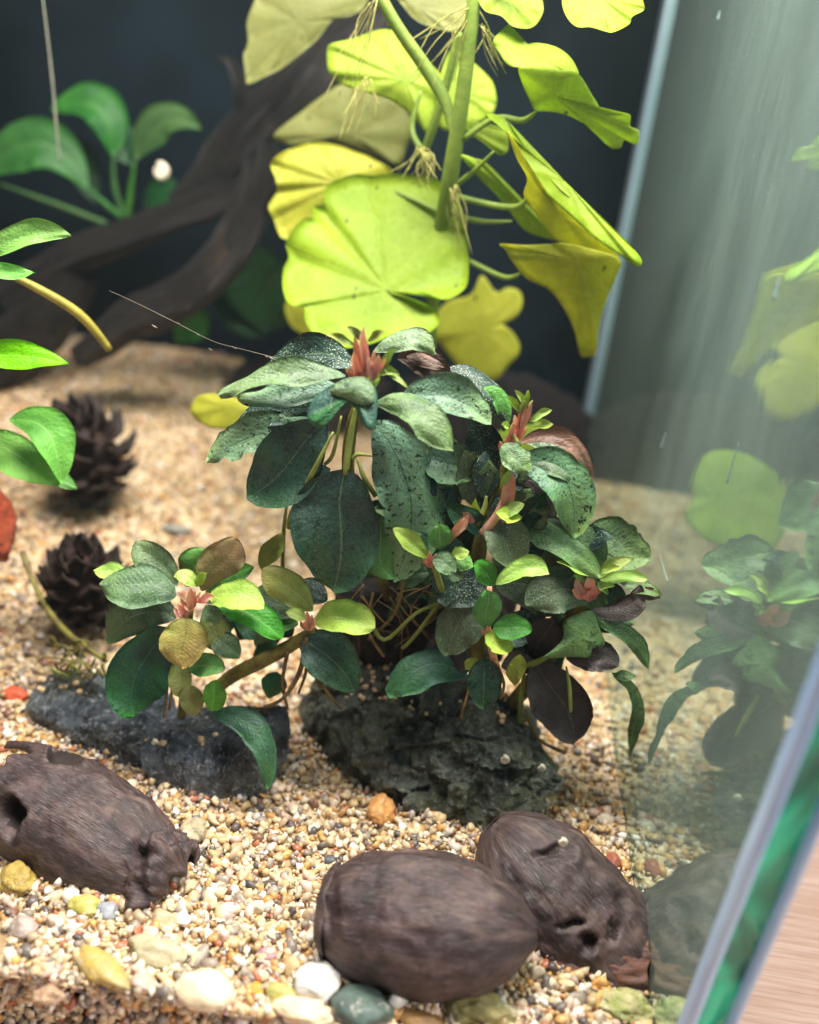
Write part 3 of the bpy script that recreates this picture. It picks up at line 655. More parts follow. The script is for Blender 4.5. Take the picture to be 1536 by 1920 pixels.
def pod(parent, A, B, prof, mat, seed, name='husk', nu=110, nv=100, sq=1.0, nz=0.05, jag=(0, 0), wall=0.0, holes=(), ridge=0.0):
    """husk of revolution along A->B; prof = [(t, r cm)]; jag = raggedness of the two ends; wall > 0 gives open ends an inner surface"""
    A, B = np.array(A), np.array(B); ax = nrm(B - A); ln = np.linalg.norm(B - A)
    s = nrm(np.cross(ax, np.array([0, 0, 1.0]))); u = np.cross(s, ax)
    tt = [p[0] for p in prof]; rr = [p[1] for p in prof]
    cav = []
    def grid(inner):
        V = []; fib = []
        for i in range(nv + 1):
            t0 = i / nv
            for k in range(nu):
                a = 2 * math.pi * k / nu; ca, sa = math.cos(a), math.sin(a)
                lo = jag[0] * max(0, 0.5 + 1.1 * mnoise.noise(Vector((ca * 2.3 + seed, sa * 2.3, 1.0)))); hi = jag[1] * max(0, 0.5 + 1.1 * mnoise.noise(Vector((ca * 2.3 + seed, sa * 2.3, 7.0))))
                t = lo + (1 - lo - hi) * t0
                r = float(np.interp(t, tt, rr))
                # smooth the profile a little
                r = 0.5 * r + 0.25 * float(np.interp(max(0, t - 0.03), tt, rr)) + 0.25 * float(np.interp(min(1, t + 0.03), tt, rr))
                q = Vector((ca * 1.3 + seed, sa * 1.3, t * ln * 0.6))
                r *= 1 + nz * mnoise.fractal(q, 0.9, 2, 3) + 0.45 * nz * mnoise.fractal(q * 4, 0.8, 2, 4) + ridge * math.cos(3 * a + seed) * math.sin(math.pi * t)
                nd = s * ca * sq + u * sa; q0 = A + ax * ln * t + nd * r
                dep = 0.0
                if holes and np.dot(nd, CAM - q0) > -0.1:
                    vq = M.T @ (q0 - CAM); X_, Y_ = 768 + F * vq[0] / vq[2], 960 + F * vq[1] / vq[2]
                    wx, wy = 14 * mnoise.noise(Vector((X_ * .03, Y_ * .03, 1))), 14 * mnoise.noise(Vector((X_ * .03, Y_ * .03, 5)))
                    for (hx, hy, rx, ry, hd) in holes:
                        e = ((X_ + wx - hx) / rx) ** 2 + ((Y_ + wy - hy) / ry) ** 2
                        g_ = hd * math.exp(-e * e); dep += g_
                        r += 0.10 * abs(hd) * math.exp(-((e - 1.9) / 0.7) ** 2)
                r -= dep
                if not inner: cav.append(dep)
                if inner: r = max(0.02, r - wall); 
                V.append(A + ax * ln * t + (s * ca * sq + u * sa) * r); fib.append((ca, sa, t * ln))
        return V, fib
    V, fib = grid(False); Fc = []; mi = []
    for i in range(nv):
        for k in range(nu): Fc.append((i * nu + k, (i + 1) * nu + k, (i + 1) * nu + (k + 1) % nu, i * nu + (k + 1) % nu)); mi.append(1 if cav[i * nu + k] > 0.16 else 0)  # deepest hollows take the dark inside material, as painted shade
    n1 = len(V)
    if wall:
        V2, f2 = grid(True); V += V2; fib += f2
        for i in range(nv):
            for k in range(nu): Fc.append((n1 + i * nu + k, n1 + i * nu + (k + 1) % nu, n1 + (i + 1) * nu + (k + 1) % nu, n1 + (i + 1) * nu + k)); mi.append(1)
        for e in (0, nv):
            for k in range(nu): q = (e * nu + k, e * nu + (k + 1) % nu, n1 + e * nu + (k + 1) % nu, n1 + e * nu + k); Fc.append(q if e == 0 else q[::-1]); mi.append(0)
    else:
        Fc.append(tuple(range(nu))); mi.append(0); Fc.append(tuple(range(nv * nu, (nv + 1) * nu))[::-1]); mi.append(0)
    return obj(name, V, Fc, [mat, POD_DARK], parent, mi, attrs={'fib': fib})
# front pod
A, B = P(614, 1708, 5.3), P(1008, 1752, 4.95)
p1 = thing('seed_pod', 'whole egg shaped dark brown seed pod nearest the front glass', 'seed pod', ((A + B) / 2 * [1, 1, 0]), 'brown seed pods on the gravel')
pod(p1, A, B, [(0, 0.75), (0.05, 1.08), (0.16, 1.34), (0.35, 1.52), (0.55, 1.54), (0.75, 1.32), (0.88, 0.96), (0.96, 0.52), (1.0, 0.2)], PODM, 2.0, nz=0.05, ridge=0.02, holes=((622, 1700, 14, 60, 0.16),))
axp = nrm(B - A)
pod(p1, A - axp * 0.12, A + axp * 0.22, [(0, 0.6), (0.3, 0.94), (0.7, 1.05), (1, 1.10)], PODM, 5.0, name='end_cap', nz=0.09, nv=16, jag=(0.0, 0.25))
# leaning pod behind
A, B = P(922, 1545, 8.1), P(1172, 1838, 6.0)
p2 = thing('seed_pod', 'leaning brown seed pod with torn reddish base by the glass', 'seed pod', ((A + B) / 2 * [1, 1, 0]), 'brown seed pods on the gravel')
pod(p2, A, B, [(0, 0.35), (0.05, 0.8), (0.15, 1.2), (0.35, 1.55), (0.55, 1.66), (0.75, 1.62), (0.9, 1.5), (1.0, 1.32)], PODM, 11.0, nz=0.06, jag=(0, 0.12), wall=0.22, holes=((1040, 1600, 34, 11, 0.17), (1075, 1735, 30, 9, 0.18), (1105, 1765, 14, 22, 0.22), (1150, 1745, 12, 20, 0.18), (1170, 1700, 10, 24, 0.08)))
A2, B2 = P(1010, 1806, 5.75), P(1216, 1822, 5.75)
pod(p2, A2, B2, [(0, 0.7), (0.3, 0.95), (0.7, 0.98), (1.0, 0.8)], PODR, 14.0, name='base_husk', nz=0.10, jag=(0.05, 0.06), wall=0.18, sq=0.9)
# torn pod at left
A, B = P(-20, 1455, 7.6), P(318, 1655, 6.0)
p3 = thing('seed_pod', 'torn open brown seed pod at the left with jagged ends', 'seed pod', ((A + B) / 2 * [1, 1, 0]), 'brown seed pods on the gravel')
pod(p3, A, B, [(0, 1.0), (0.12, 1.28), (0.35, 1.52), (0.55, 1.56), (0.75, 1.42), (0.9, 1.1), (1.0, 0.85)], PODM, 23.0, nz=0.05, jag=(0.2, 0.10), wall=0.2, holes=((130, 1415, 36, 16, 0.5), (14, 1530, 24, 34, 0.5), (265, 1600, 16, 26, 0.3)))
ax3 = nrm(B - A)
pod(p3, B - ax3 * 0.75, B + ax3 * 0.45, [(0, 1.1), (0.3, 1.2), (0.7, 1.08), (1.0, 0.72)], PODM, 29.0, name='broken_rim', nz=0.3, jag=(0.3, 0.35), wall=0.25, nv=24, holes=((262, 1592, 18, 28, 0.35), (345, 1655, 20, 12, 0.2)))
shell(1055, 1579, 6.2, 11, 'tiny white snail shell on top of the leaning pod')
shell(1015, 1440, 9.2, 10, 'tiny white snail shell at the right corner of the mossy rock')
shell(946, 1424, 8.9, 12, 'tiny pale ring shaped shell on the mossy rock face')
shell(330, 1502, 8.2, 10, 'tiny pale shell on the slate rock beside the torn pod')
shell(290, 1392, 9.0, 9, 'tiny cream shell on the top ledge of the slate rock')

# ------------------------------------------------------------------ cones
CONE = plain('dark cone scale', '46322b', '261c18', 150, 0.7, 0.5, 500)
def cone(px, py, Y, wpx, hpx, label, seed, lean):
    c = P(px, py, Y); k = px2cm(c); R, H_ = wpx * 0.5 * k, hpx * k
    o = thing('alder_cone', label, 'cone', c - np.array([0, 0, H_ / 2]), 'dark cones on the sand')
    rs = random.Random(seed); Rm = Matrix.Rotation(lean[0], 3, 'X') @ Matrix.Rotation(lean[1], 3, 'Y')
    V = []; Fc = []
    for i in range(13):
        t = i / 12; r = R * 0.62 * math.sin(math.pi * (0.06 + 0.88 * t)) ** 0.7
        for j in range(16): a = j / 16 * 2 * math.pi; V.append(c + np.array(Rm @ Vector((r * math.cos(a), r * math.sin(a), (t - 0.5) * H_ * 0.92))))
    for i in range(12):
        for j in range(16): Fc.append((i * 16 + j, i * 16 + (j + 1) % 16, (i + 1) * 16 + (j + 1) % 16, (i + 1) * 16 + j))
    obj('core', V, Fc, CONE, o)
    # one scale mesh, shared
    sv = []; sf = []
    n = 6
    for i in range(n + 1):
        t = i / n; wd = R * 0.33 * (0.6 + 0.7 * t) * (1 - max(0, t - 0.5) * 1.96)
        for j in range(5):
            q = j / 4 * 2 - 1; sv.append(((q * wd), t * R * 0.78, 0.34 * R * t * t * t + 0.13 * R * (1 - q * q) * (1 - 0.4 * t)))
    m0 = len(sv); sv += [(x, y, z - 0.07 * R) for x, y, z in sv]
    for i in range(n):
        for j in range(4):
            a = i * 5 + j; sf.append((a, a + 1, a + 6, a + 5)); sf.append((a + m0, a + 5 + m0, a + 6 + m0, a + 1 + m0))
    for i in range(n): sf.append((i * 5, i * 5 + 5, i * 5 + 5 + m0, i * 5 + m0)); sf.append((i * 5 + 4, i * 5 + 4 + m0, i * 5 + 9 + m0, i * 5 + 9))
    for j in range(4): sf.append((n * 5 + j, n * 5 + j + 1, n * 5 + j + 1 + m0, n * 5 + j + m0))
    me = bpy.data.meshes.new('scale'); me.from_pydata([(x * S, y * S, z * S) for x, y, z in sv], [], sf); me.materials.append(CONE)
    me.polygons.foreach_set('use_smooth', [True] * len(me.polygons))
    N = 46
    for i in range(N):
        t = (i + 0.5) / N; a = i * 2.39996 + rs.uniform(-0.15, 0.15)
        r = R * 0.5 * math.sin(math.pi * (0.06 + 0.88 * t)) ** 0.7
        so = bpy.data.objects.new('scale', me); COL.objects.link(so); so.parent = o
        el = math.radians(-35 + 95 * t + rs.uniform(-8, 8))
        d = Vector((math.cos(a) * math.cos(el), math.sin(a) * math.cos(el), math.sin(el)))
        up = Vector((-math.cos(a) * math.sin(el), -math.sin(a) * math.sin(el), math.cos(el)))
        sd = d.cross(up)
        mt = Rm @ Matrix((sd, d, up)).transposed()
        pos = Rm @ Vector((r * math.cos(a), r * math.sin(a), (t - 0.5) * H_ * 0.86))
        sc = 0.75 + 0.3 * math.sin(math.pi * t) + rs.uniform(-0.08, 0.08)
        so.matrix_local = Matrix.Translation((Vector((0, 0, H_ / 2)) + pos) * S) @ (mt.to_4x4()) @ Matrix.Scale(sc, 4)
    return o
cone(158, 1095, 14.6, 136, 180, 'dark brown open cone beside the small left plant', 3, (0.35, 0.1))
cone(165, 848, 20.5, 150, 172, 'blurred dark cone farther back on the sloping sand', 8, (0.2, -0.25))

# ------------------------------------------------------------------ driftwood
WD = NT('driftwood bark'); oc = WD.coord()
f1 = WD.noise(WD.scale(WD.attr('fib'), (7, 7, 0.8)), 1.0, 6, 0.68, 0.4)
col = WD.mix(WD.ramp(f1, 0.35, 0.65), L('261d19'), L('120e0d'))
col = WD.mix(WD.ramp(WD.noise(oc, 28, 4), 0.55, 0.7, 0, 0.6), col, L('5c4c42'))
MAT['wood'] = WD.done(WD.pbr(col, 0.5, 0.5, WD.bump(f1, 1.0, 0.008)))
dw = thing('driftwood', 'dark gnarled driftwood branches leaning across the back of the tank', 'driftwood', P(200, 660, 28.5))
tube(dw, [(720, 10, 29.5), (620, 95, 29), (530, 190, 28.5), (450, 270, 28), (400, 330, 28), (330, 380, 28)], [44, 48, 50, 46, 36, 20], MAT['wood'], 'branch', 30, 14, 0.3)
tube(dw, [(500, 330, 27.2), (430, 370, 27), (330, 405, 27), (230, 445, 27), (120, 490, 27.5), (20, 560, 28)], [20, 24, 27, 30, 34, 38], MAT['wood'], 'branch', 30, 14, 0.35)
tube(dw, [(480, 300, 26.8), (470, 390, 26.5), (420, 480, 26.2), (330, 560, 26), (230, 615, 26.2), (150, 670, 26.5)], [24, 32, 38, 42, 36, 22], MAT['wood'], 'branch', 30, 14, 0.35)
tube(dw, [(408, 108, 27.8), (430, 115, 27.8), (452, 160, 27.8), (455, 215, 27.9), (462, 270, 28)], [4, 9, 15, 16, 22], MAT['wood'], 'twig', 9, 6, 0.2)
tube(dw, [(500, 270, 26.6), (505, 330, 26.4), (478, 400, 26.4)], [18, 24, 18], MAT['wood'], 'knot', 9, 6, 0.4)
tube(dw, [(150, 500, 27.8), (110, 560, 28), (60, 620, 28), (-20, 690, 28)], [34, 50, 54, 50], MAT['wood'], 'branch', 30, 14, 0.3)

# ------------------------------------------------------------------ plant at the back left
bp = thing('crypt_plant', 'blurred broad leaved green plant in the back left corner', 'aquarium plant', P(240, 420, 29.5))
leaf(bp, (212, 292), (95, 205), 75, 29.5, 29.5, 'back', 25, mid=(185, 205), a=0.9)
leaf(bp, (165, 355), (-40, 330), 95, 29, 28.5, 'back', 20, mid=(70, 265))
leaf(bp, (248, 310), (212, 222), 62, 30, 30.2, 'backdk', 0)
leaf(bp, (255, 300), (378, 240), 62, 29.6, 29.4, 'back', 20, mid=(300, 232))
leaf(bp, (270, 385), (330, 340), 50, 30.4, 30.4, 'backdk', 10)
leaf(bp, (180, 380), (130, 250), 60, 30.5, 31, 'backdk', 0)
for pts in ([(212, 290, 29.5), (215, 350, 29.5), (232, 405, 29.5)], [(165, 352, 29), (200, 385, 29.2), (230, 408, 29.5)], [(252, 305, 29.6), (245, 360, 29.6), (238, 410, 29.5)], [(0, 345, 28.5), (110, 385, 28.6), (200, 420, 28.8)]):
    tube(bp, pts, 6, MAT['back'])
wl = thing('crypt_plant', 'dark green blurred leaf clump low behind the pennywort', 'aquarium plant', P(500, 600, 30.5))
leaf(wl, (500, 620), (470, 450), 120, 30.5, 30.2, 'backdk', 0)
leaf(wl, (510, 620), (560, 480), 90, 30.8, 30.5, 'backdk', 0)
leaf(wl, (500, 630), (400, 560), 70, 30.8, 30.5, 'backdk', 10)
leaf(wl, (330, 640), (390, 590), 60, 30, 30, 'back', 10)
sh_ = shell(302, 322, 28.0, 19, 'blurred white snail shell resting on the driftwood'); sh_['group'] = 'tiny white snail shells'

# plant entering from the left edge
lp = thing('crypt_plant', 'bright green narrow leaved plant reaching in from the left edge', 'aquarium plant', P(-60, 900, 12.5))
leaf(lp, (-60, 475), (132, 438), 48, 12, 12.4, 'cryp', 20)
leaf(lp, (-60, 520), (62, 508), 30, 13, 13, 'cryp', 20)
leaf(lp, (-70, 670), (128, 680), 52, 12.2, 12.4, 'cryp', 25)
leaf(lp, (18, 788), (116, 908), 74, 12.5, 12.0, 'cryp', 20, mid=(95, 815), a=0.95)
leaf(lp, (-60, 845), (112, 905), 78, 12.7, 12.1, 'cryp', 15, mid=(30, 850))
leaf(lp, (60, 880), (145, 916), 34, 12.8, 12.6, 'green', 15)
tube(lp, [(-10, 505, 14), (60, 535, 14.4), (150, 590, 15), (205, 655, 15.6)], [7, 8, 9, 7], plain('yellow stem', 'b4a848', '988c3c', 120, 0.5, 0.2, 500, 0.2))
for y in (520, 660, 850): tube(lp, [(-60, y, 12.6), (-110, y + 120, 12.8), (-130, 1020, 13)], 5, MAT['stalk'])

# ------------------------------------------------------------------ pennywort
pw = thing('pennywort', 'tall lime yellow pennywort with round scalloped leaves behind the dark plants', 'aquarium plant', P(800, 760, 21))
A_ = Z2([(560, 1048), (620, 1046), (690, 1056), (750, 1078), (800, 1062), (838, 1020), (843, 930), (832, 850), (818, 750), (780, 690), (720, 645), (650, 630), (560, 624), (500, 630), (440, 624), (390, 640), (345, 660), (322, 690), (318, 735), (282, 740), (284, 780), (250, 788), (212, 830), (184, 880), (192, 925), (174, 970), (172, 1030), (188, 1080), (215, 1102), (250, 1108), (256, 1160), (288, 1210), (325, 1245), (400, 1252), (480, 1240), (560, 1216), (640, 1230), (690, 1205), (738, 1162), (718, 1116), (680, 1090), (620, 1070), (565, 1056)])
oleaf(pw, (727, 545), A_, 18.6, 'pennyA', (0.1, -1.1), -0.15, wave=0.045, rings=9, label='big bright lime round leaf facing the front')
oleaf(pw, (640, 345), Z2([(570, 620), (500, 570), (430, 540), (350, 515), (280, 510), (210, 528), (150, 560), (128, 595), (148, 645), (150, 690), (122, 740), (140, 790), (158, 840), (190, 862), (300, 850), (420, 800), (540, 720)]), 21.2, 'pennyC', (0.2, -0.5), 0.3, wave=0.04)
oleaf(pw, (660, 250), Z2([(140, 488), (230, 410), (330, 335), (400, 300), (500, 310), (590, 370), (640, 440), (620, 530), (590, 592), (520, 565), (430, 530), (330, 500), (230, 512), (190, 520)]), 24.5, 'pennyD', (0, -0.3), 0.2)
oleaf(pw, (560, 40), Z2([(90, -70), (72, 0), (45, 75), (48, 150), (32, 195), (38, 260), (48, 302), (110, 275), (170, 245), (240, 190), (300, 140), (350, 75), (420, 55), (470, 20), (480, -60), (300, -120)]), 24.8, 'pennyD', (0, -0.4), 0.2)
oleaf(pw, (760, 150), Z2([(332, 195), (342, 160), (420, 140), (500, 112), (560, 108), (600, 140), (640, 178), (700, 225), (745, 275), (740, 330), (722, 400), (695, 480), (650, 430), (570, 365), (480, 335), (385, 305), (342, 262)]), 21.6, 'pennyB', (0.1, -0.6), 0.25, wave=0.05)
oleaf(pw, (860, 170), Z2([(760, 210), (800, 180), (860, 225), (925, 290), (942, 350), (938, 390), (915, 425), (860, 450), (800, 470), (740, 460), (720, 380)]), 22.4, 'pennyB', (0, -0.5), 0.1)
oleaf(pw, (1010, 105), Z2([(930, 150), (960, 110), (988, 88), (1008, 118), (1022, 160), (1090, 154), (1160, 170), (1212, 210), (1240, 272), (1180, 258), (1100, 246), (1030, 245), (985, 235), (955, 195)]), 18.4, 'pennyB', (0.2, -1.4), 0.05, wave=0.03, label='right top folded leaf, sunlit upper half')
oleaf(pw, (1040, 180), Z2([(1025, 240), (1100, 240), (1180, 252), (1240, 268), (1290, 345), (1330, 404), (1380, 415), (1424, 412), (1426, 455), (1456, 472), (1448, 522), (1405, 505), (1388, 532), (1350, 530), (1310, 482), (1250, 440), (1180, 410), (1120, 402), (1082, 398), (1062, 360), (1035, 300)]), 18.0, 'pennyB', (0.1, 0.9), 0.1, wave=0.03)
oleaf(pw, (1060, 340), Z2([(905, 412), (970, 422), (1012, 482), (1062, 560), (1130, 640), (1210, 715), (1290, 758), (1370, 828), (1432, 890), (1466, 935), (1452, 958), (1390, 922), (1300, 858), (1210, 775), (1130, 705), (1070, 620), (1030, 560), (975, 475)]), 17.4, 'pennyA', (-0.2, -0.9), 0.05, wave=0.03)
oleaf(pw, (1050, 400), Z2([(985, 470), (1035, 560), (1080, 635), (1130, 705), (1210, 778), (1300, 860), (1385, 925), (1330, 935), (1250, 900), (1170, 872), (1120, 820), (1065, 740), (1040, 700), (1052, 640), (1010, 560)]), 17.8, 'pennyC', (0.0, 0.9), 0.0)
oleaf(pw, (1085, 490), Z2([(955, 878), (1040, 882), (1130, 878), (1180, 874), (1260, 890), (1385, 930), (1372, 1000), (1340, 1080), (1312, 1180), (1302, 1270), (1275, 1285), (1245, 1278), (1226, 1200), (1192, 1122), (1130, 1042), (1050, 1002), (1000, 940), (975, 900)]), 18.2, 'pennyC', (0.1, 0.7), 0.15, label='large shade-toned yellow leaf hanging with its pointed lobe down')
oleaf(pw, (970, 375), Z2([(815, 560), (860, 568), (910, 590), (1000, 680), (1100, 780), (1175, 862), (1110, 855), (1040, 825), (990, 760), (940, 700), (870, 630)]), 19.5, 'pennyB', (0.2, 0.5), 0.1)
oleaf(pw, (900, 620), Z2([(690, 1190), (760, 1090), (850, 1060), (890, 990), (940, 1050), (985, 1035), (1028, 1050), (1036, 1100), (1005, 1150), (962, 1160), (1008, 1205), (1028, 1262), (985, 1318), (930, 1372), (850, 1365), (780, 1290), (740, 1240)]), 24.0, 'pennyC', (0, -0.4), 0.2)
oleaf(pw, (1120, -10), Z2([(1178, 0), (1194, 58), (1230, 96), (1282, 98), (1330, 112), (1362, 116), (1420, 88), (1432, 60), (1474, 36), (1470, 0), (1450, -90), (1300, -120), (1200, -80)]), 17.2, 'pennyA', (0.1, -1.0), 0.1, wave=0.04)
oleaf(pw, (950, -5), Z2([(880, -20), (900, 38), (960, 58), (1000, 94), (1062, 102), (1098, 72), (1112, 20), (1080, -50), (960, -60)]), 19.0, 'pennyB', (0.1, -0.9), 0.1, wave=0.04)
oleaf(pw, (780, 10), Z2([(560, -40), (590, 0), (650, 70), (720, 100), (790, 110), (850, 60), (860, -40), (700, -80)]), 22.8, 'pennyD', (0, -0.6), 0.1)
oleaf(pw, (430, 765), [(358, 775), (368, 745), (400, 738), (450, 748), (500, 765), (540, 785), (500, 812), (440, 806), (390, 800)], 18.0, 'pennyC', (0, -0.8), 0.1)
oleaf(pw, (850, 225), Z2([(830, 470), (870, 445), (930, 450), (980, 480), (985, 540), (960, 560), (930, 540), (890, 510)], ), 19.8, 'pennyB', (0, -0.4), 0.1)
oleaf(pw, (990, 880), [(960, 800), (1010, 798), (1050, 818), (1062, 870), (1050, 905), (1060, 935), (1030, 962), (985, 975), (930, 975), (880, 950), (870, 890), (900, 830)], 20.6, 'pennyB', (0, -0.9), 0.1, label='low lime leaf hidden behind the plant, mirrored in the glass')
oleaf(pw, (555, 600), [(535, 570), (560, 560), (600, 590), (610, 620), (580, 630), (545, 610)], 24, 'pennyC', (0, -0.4))
ST = MAT['pstalk']
tube(pw, [(892, -30, 19), (880, 80, 19), (862, 220, 19.2), (842, 345, 19.6), (820, 480, 20.4), (800, 720, 21)], [13, 14, 15, 16, 13, 12], ST, 'stem', 10)
tube(pw, [(700, -30, 19.4), (745, 50, 19.5), (800, 130, 19.7), (835, 190, 19.6), (850, 250, 19.4)], [12, 12, 13, 12, 8], ST, 'stem', 10)
tube(pw, [(860, 60, 20.4), (845, 130, 20.6), (815, 230, 20.8), (790, 300, 21)], [8, 9, 9, 7], ST, 'stem', 8)
for pts, r in [([(1006, 208, 18), (980, 226, 18.5), (930, 222, 19), (870, 260, 19.2)], 6), ([(995, 365, 17.8), (970, 388, 18.4), (920, 384, 19), (850, 366, 19.6)], 6),
               ([(925, 285, 18.4), (890, 320, 19), (848, 352, 19.6)], 5), ([(978, 512, 18.2), (945, 520, 19), (880, 490, 19.8), (830, 470, 20.2)], 5),
               ([(960, 415, 19.4), (900, 415, 19.6), (842, 400, 19.8)], 5), ([(727, 545, 18.7), (760, 530, 19.6), (815, 470, 20.2)], 6), ([(790, 170, 20.8), (772, 240, 20.6), (790, 280, 20.2)], 6),
               ([(1120, 0, 17.4), (1010, -30, 18.2), (900, -20, 19)], 5), ([(640, 345, 21.3), (740, 360, 20.8), (830, 400, 20)], 5)]:
    tube(pw, pts, r, ST, 'stalk', 7)
rs = random.Random(77)
for (cx, cy, n, dx, dy, sp) in [(700, 5, 9, -45, 150, 80), (885, 10, 15, -70, 120, 130), (905, 50, 10, 40, 80, 60), (790, 280, 12, -20, 60, 90), (850, 350, 12, 5, 110, 50), (690, 150, 12, -15, 90, 60), (800, 290, 10, 0, 60, 20)]:
    for i in range(n):
        ex, ey = cx + dx * rs.uniform(0.2, 1.4) + rs.uniform(-sp, sp) * 0.6, cy + dy * rs.uniform(0.5, 1.3)
        Yr = 19.3 + rs.uniform(-0.5, 0.6)
        tube(pw, [(cx + rs.uniform(-8, 8), cy + rs.uniform(-6, 6), Yr), ((cx + ex) / 2 + rs.uniform(-16, 16), (cy + ey) / 2 + rs.uniform(-14, 6), Yr), (ex, ey, Yr + rs.uniform(-0.5, 0.5))], [1.1, 1.0, 0.6], MAT['proot'], 'root', 5, 4)

# ------------------------------------------------------------------ dark broad leaved plants on the rocks
GRP = 'dark leaved plants growing on the rocks'
def bud(root, x, y, Y, hpx, wpx, lean=(0, 0), mat='pink'):
    """a rolled shoot with slim scale leaves of unequal length round it"""
    r_ = random.Random(int(x * 7 + y)); k = 5 if hpx > 35 else 3
    leaf(root, (x, y + hpx * 0.5), (x + lean[0], y - hpx * 0.5 + lean[1]), wpx * 0.62, Y, Y - 0.1, mat, 0, cup=0.6, b=0.8, name='bud', wave=0.01)
    for i in range(k):
        f = (i + 0.5) / k * 2 - 1
        leaf(root, (x + f * 3, y + hpx * 0.5), (x + lean[0] * 0.6 + f * wpx * 0.95, y - hpx * r_.uniform(-0.1, 0.4)), wpx * r_.uniform(0.3, 0.5), Y + r_.uniform(-0.1, 0.1), Y + r_.uniform(-0.15, 0.1), mat, f * 40, cup=0.5, b=0.8, name='bud', wave=0.02, nv=12, nu=4)

c1 = thing('water_plant', 'tallest dark blue green plant with pink bud in the centre', 'aquarium plant', P(690, 1180, 11.5), GRP)
leaf(c1, (648, 705), (405, 736), 48, 11.4, 10.6, 'pale', 38, mid=(530, 700), b=0.65, rag=0.15)
leaf(c1, (640, 728), (446, 748), 56, 11.6, 11.0, 'teal', 25, mid=(540, 738), b=0.6, rag=0.25, label='teal leaf with black algae spots and yellow tip')
leaf(c1, (668, 690), (500, 690), 74, 12.0, 12.2, 'speck', 15, mid=(580, 662), rag=0.1)
oleaf(c1, (665, 735), [(576, 778), (588, 748), (622, 722), (660, 708), (694, 712), (708, 742), (704, 795), (692, 806), (676, 786), (664, 764), (640, 764), (622, 786), (604, 802), (584, 796)], 10.6, 'dark', (0, -0.9), 0.18, under='grey')
oleaf(c1, (668, 728), [(618, 735), (640, 712), (680, 706), (700, 722), (702, 752), (680, 760), (650, 748)], 10.45, 'pale', (0, -0.8), 0.15)
leaf(c1, (612, 790), (384, 868), 78, 11.8, 11.2, 'teal', 10, mid=(480, 815), rag=0.45, a=1.2, label='pale ragged leaf with torn edge at far left of the plant')
leaf(c1, (625, 765), (440, 800), 60, 12.0, 11.6, 'speck', 10, mid=(520, 770), rag=0.2)
leaf(c1, (612, 790), (462, 935), 128, 11.2, 10.7, 'dark', 10, mid=(545, 860), a=1.15, b=0.6)
leaf(c1, (648, 880), (626, 1108), 166, 10.9, 10.2, 'dark', -8, a=0.98, b=0.55, cup=0.15, label='biggest round dark blue green leaf hanging in the middle')
tube(c1, [(668, 760, 11.2), (655, 830, 11.1), (648, 890, 10.9)], [8, 7, 6], MAT['stalk'])
leaf(c1, (702, 790), (738, 1088), 132, 11.2, 10.7, 'teal', 12, mid=(770, 930), a=0.95, b=0.6, rag=0.22, wave=0.03, label='long teal leaf with black specks hanging right of the round one')
leaf(c1, (715, 975), (740, 1085), 70, 10.75, 10.6, 'green', 0, mid=(712, 1040), rag=0.3)
leaf(c1, (704, 756), (852, 845), 66, 10.9, 10.1, 'pale', 30, mid=(790, 775), a=1.1, b=0.6, rag=0.05)
leaf(c1, (755, 745), (922, 796), 72, 11.6, 11.4, 'teal', 20, mid=(845, 742), a=0.95, b=0.55, rag=0.1)
leaf(c1, (700, 660), (818, 664), 46, 11.9, 12.0, 'pale', 30, mid=(770, 634), rag=0.1)
leaf(c1, (745, 672), (838, 738), 60, 12.4, 12.2, 'brownu', 0, mid=(800, 680))
leaf(c1, (762, 668), (836, 690), 26, 12.3, 12.2, 'brownu', 20)
leaf(c1, (832, 694), (952, 792), 42, 12.6, 12.2, 'speck', 35, mid=(910, 722), b=0.6)
leaf(c1, (905, 728), (945, 810), 34, 12.3, 12.2, 'green', 20, mid=(942, 752))
leaf(c1, (850, 720), (915, 790), 60, 12.8, 12.8, 'brownu', 0)
leaf(c1, (795, 850), (892, 893), 82, 11.7, 11.5, 'teal', 12, a=1.0, b=0.6, rag=0.05)
leaf(c1, (770, 790), (868, 850), 60, 12.0, 12.0, 'grey', 0)
leaf(c1, (912, 935), (880, 778), 78, 12.0, 12.2, 'speck', 0, mid=(905, 850), b=0.8, label='upright dark leaf covered in pale speckles')
tube(c1, [(912, 930, 12), (908, 955, 11.9), (893, 985, 11.7)], [6, 6, 7], MAT['stalk'])
leaf(c1, (620, 880), (545, 915), 40, 11.8, 11.7, 'dark', 10)
bud(c1, 684, 662, 10.9, 100, 28, (-2, 0)); bud(c1, 672, 690, 10.8, 60, 26, (-8, 0)); bud(c1, 700, 690, 10.7, 50, 22, (10, 0))
for bx, by, tx, ty, m in [(668, 650, 612, 628, 'olive'), (664, 655, 640, 620, 'root'), (705, 680, 765, 728, 'lime'), (715, 690, 742, 655, 'lime'), (700, 700, 748, 700, 'lime'), (690, 640, 718, 622, 'olive'), (676, 640, 655, 612, 'olive')]:
    if m != 'root': leaf(c1, (bx, by), (tx, ty), 15, 10.9, 10.6, m, 20, name='young_leaf', cup=0.4, nv=10, nu=4)
leaf(c1, (700, 730), (690, 700), 40, 11.2, 11.2, 'lime', 0, name='young_leaf')
tube(c1, [(690, 720, 11.3), (660, 800, 11.6), (655, 900, 12), (690, 1010, 12.2), (730, 1130, 12.3)], [10, 12, 12, 11, 10], MAT['rhizome'], 'stem', 9)
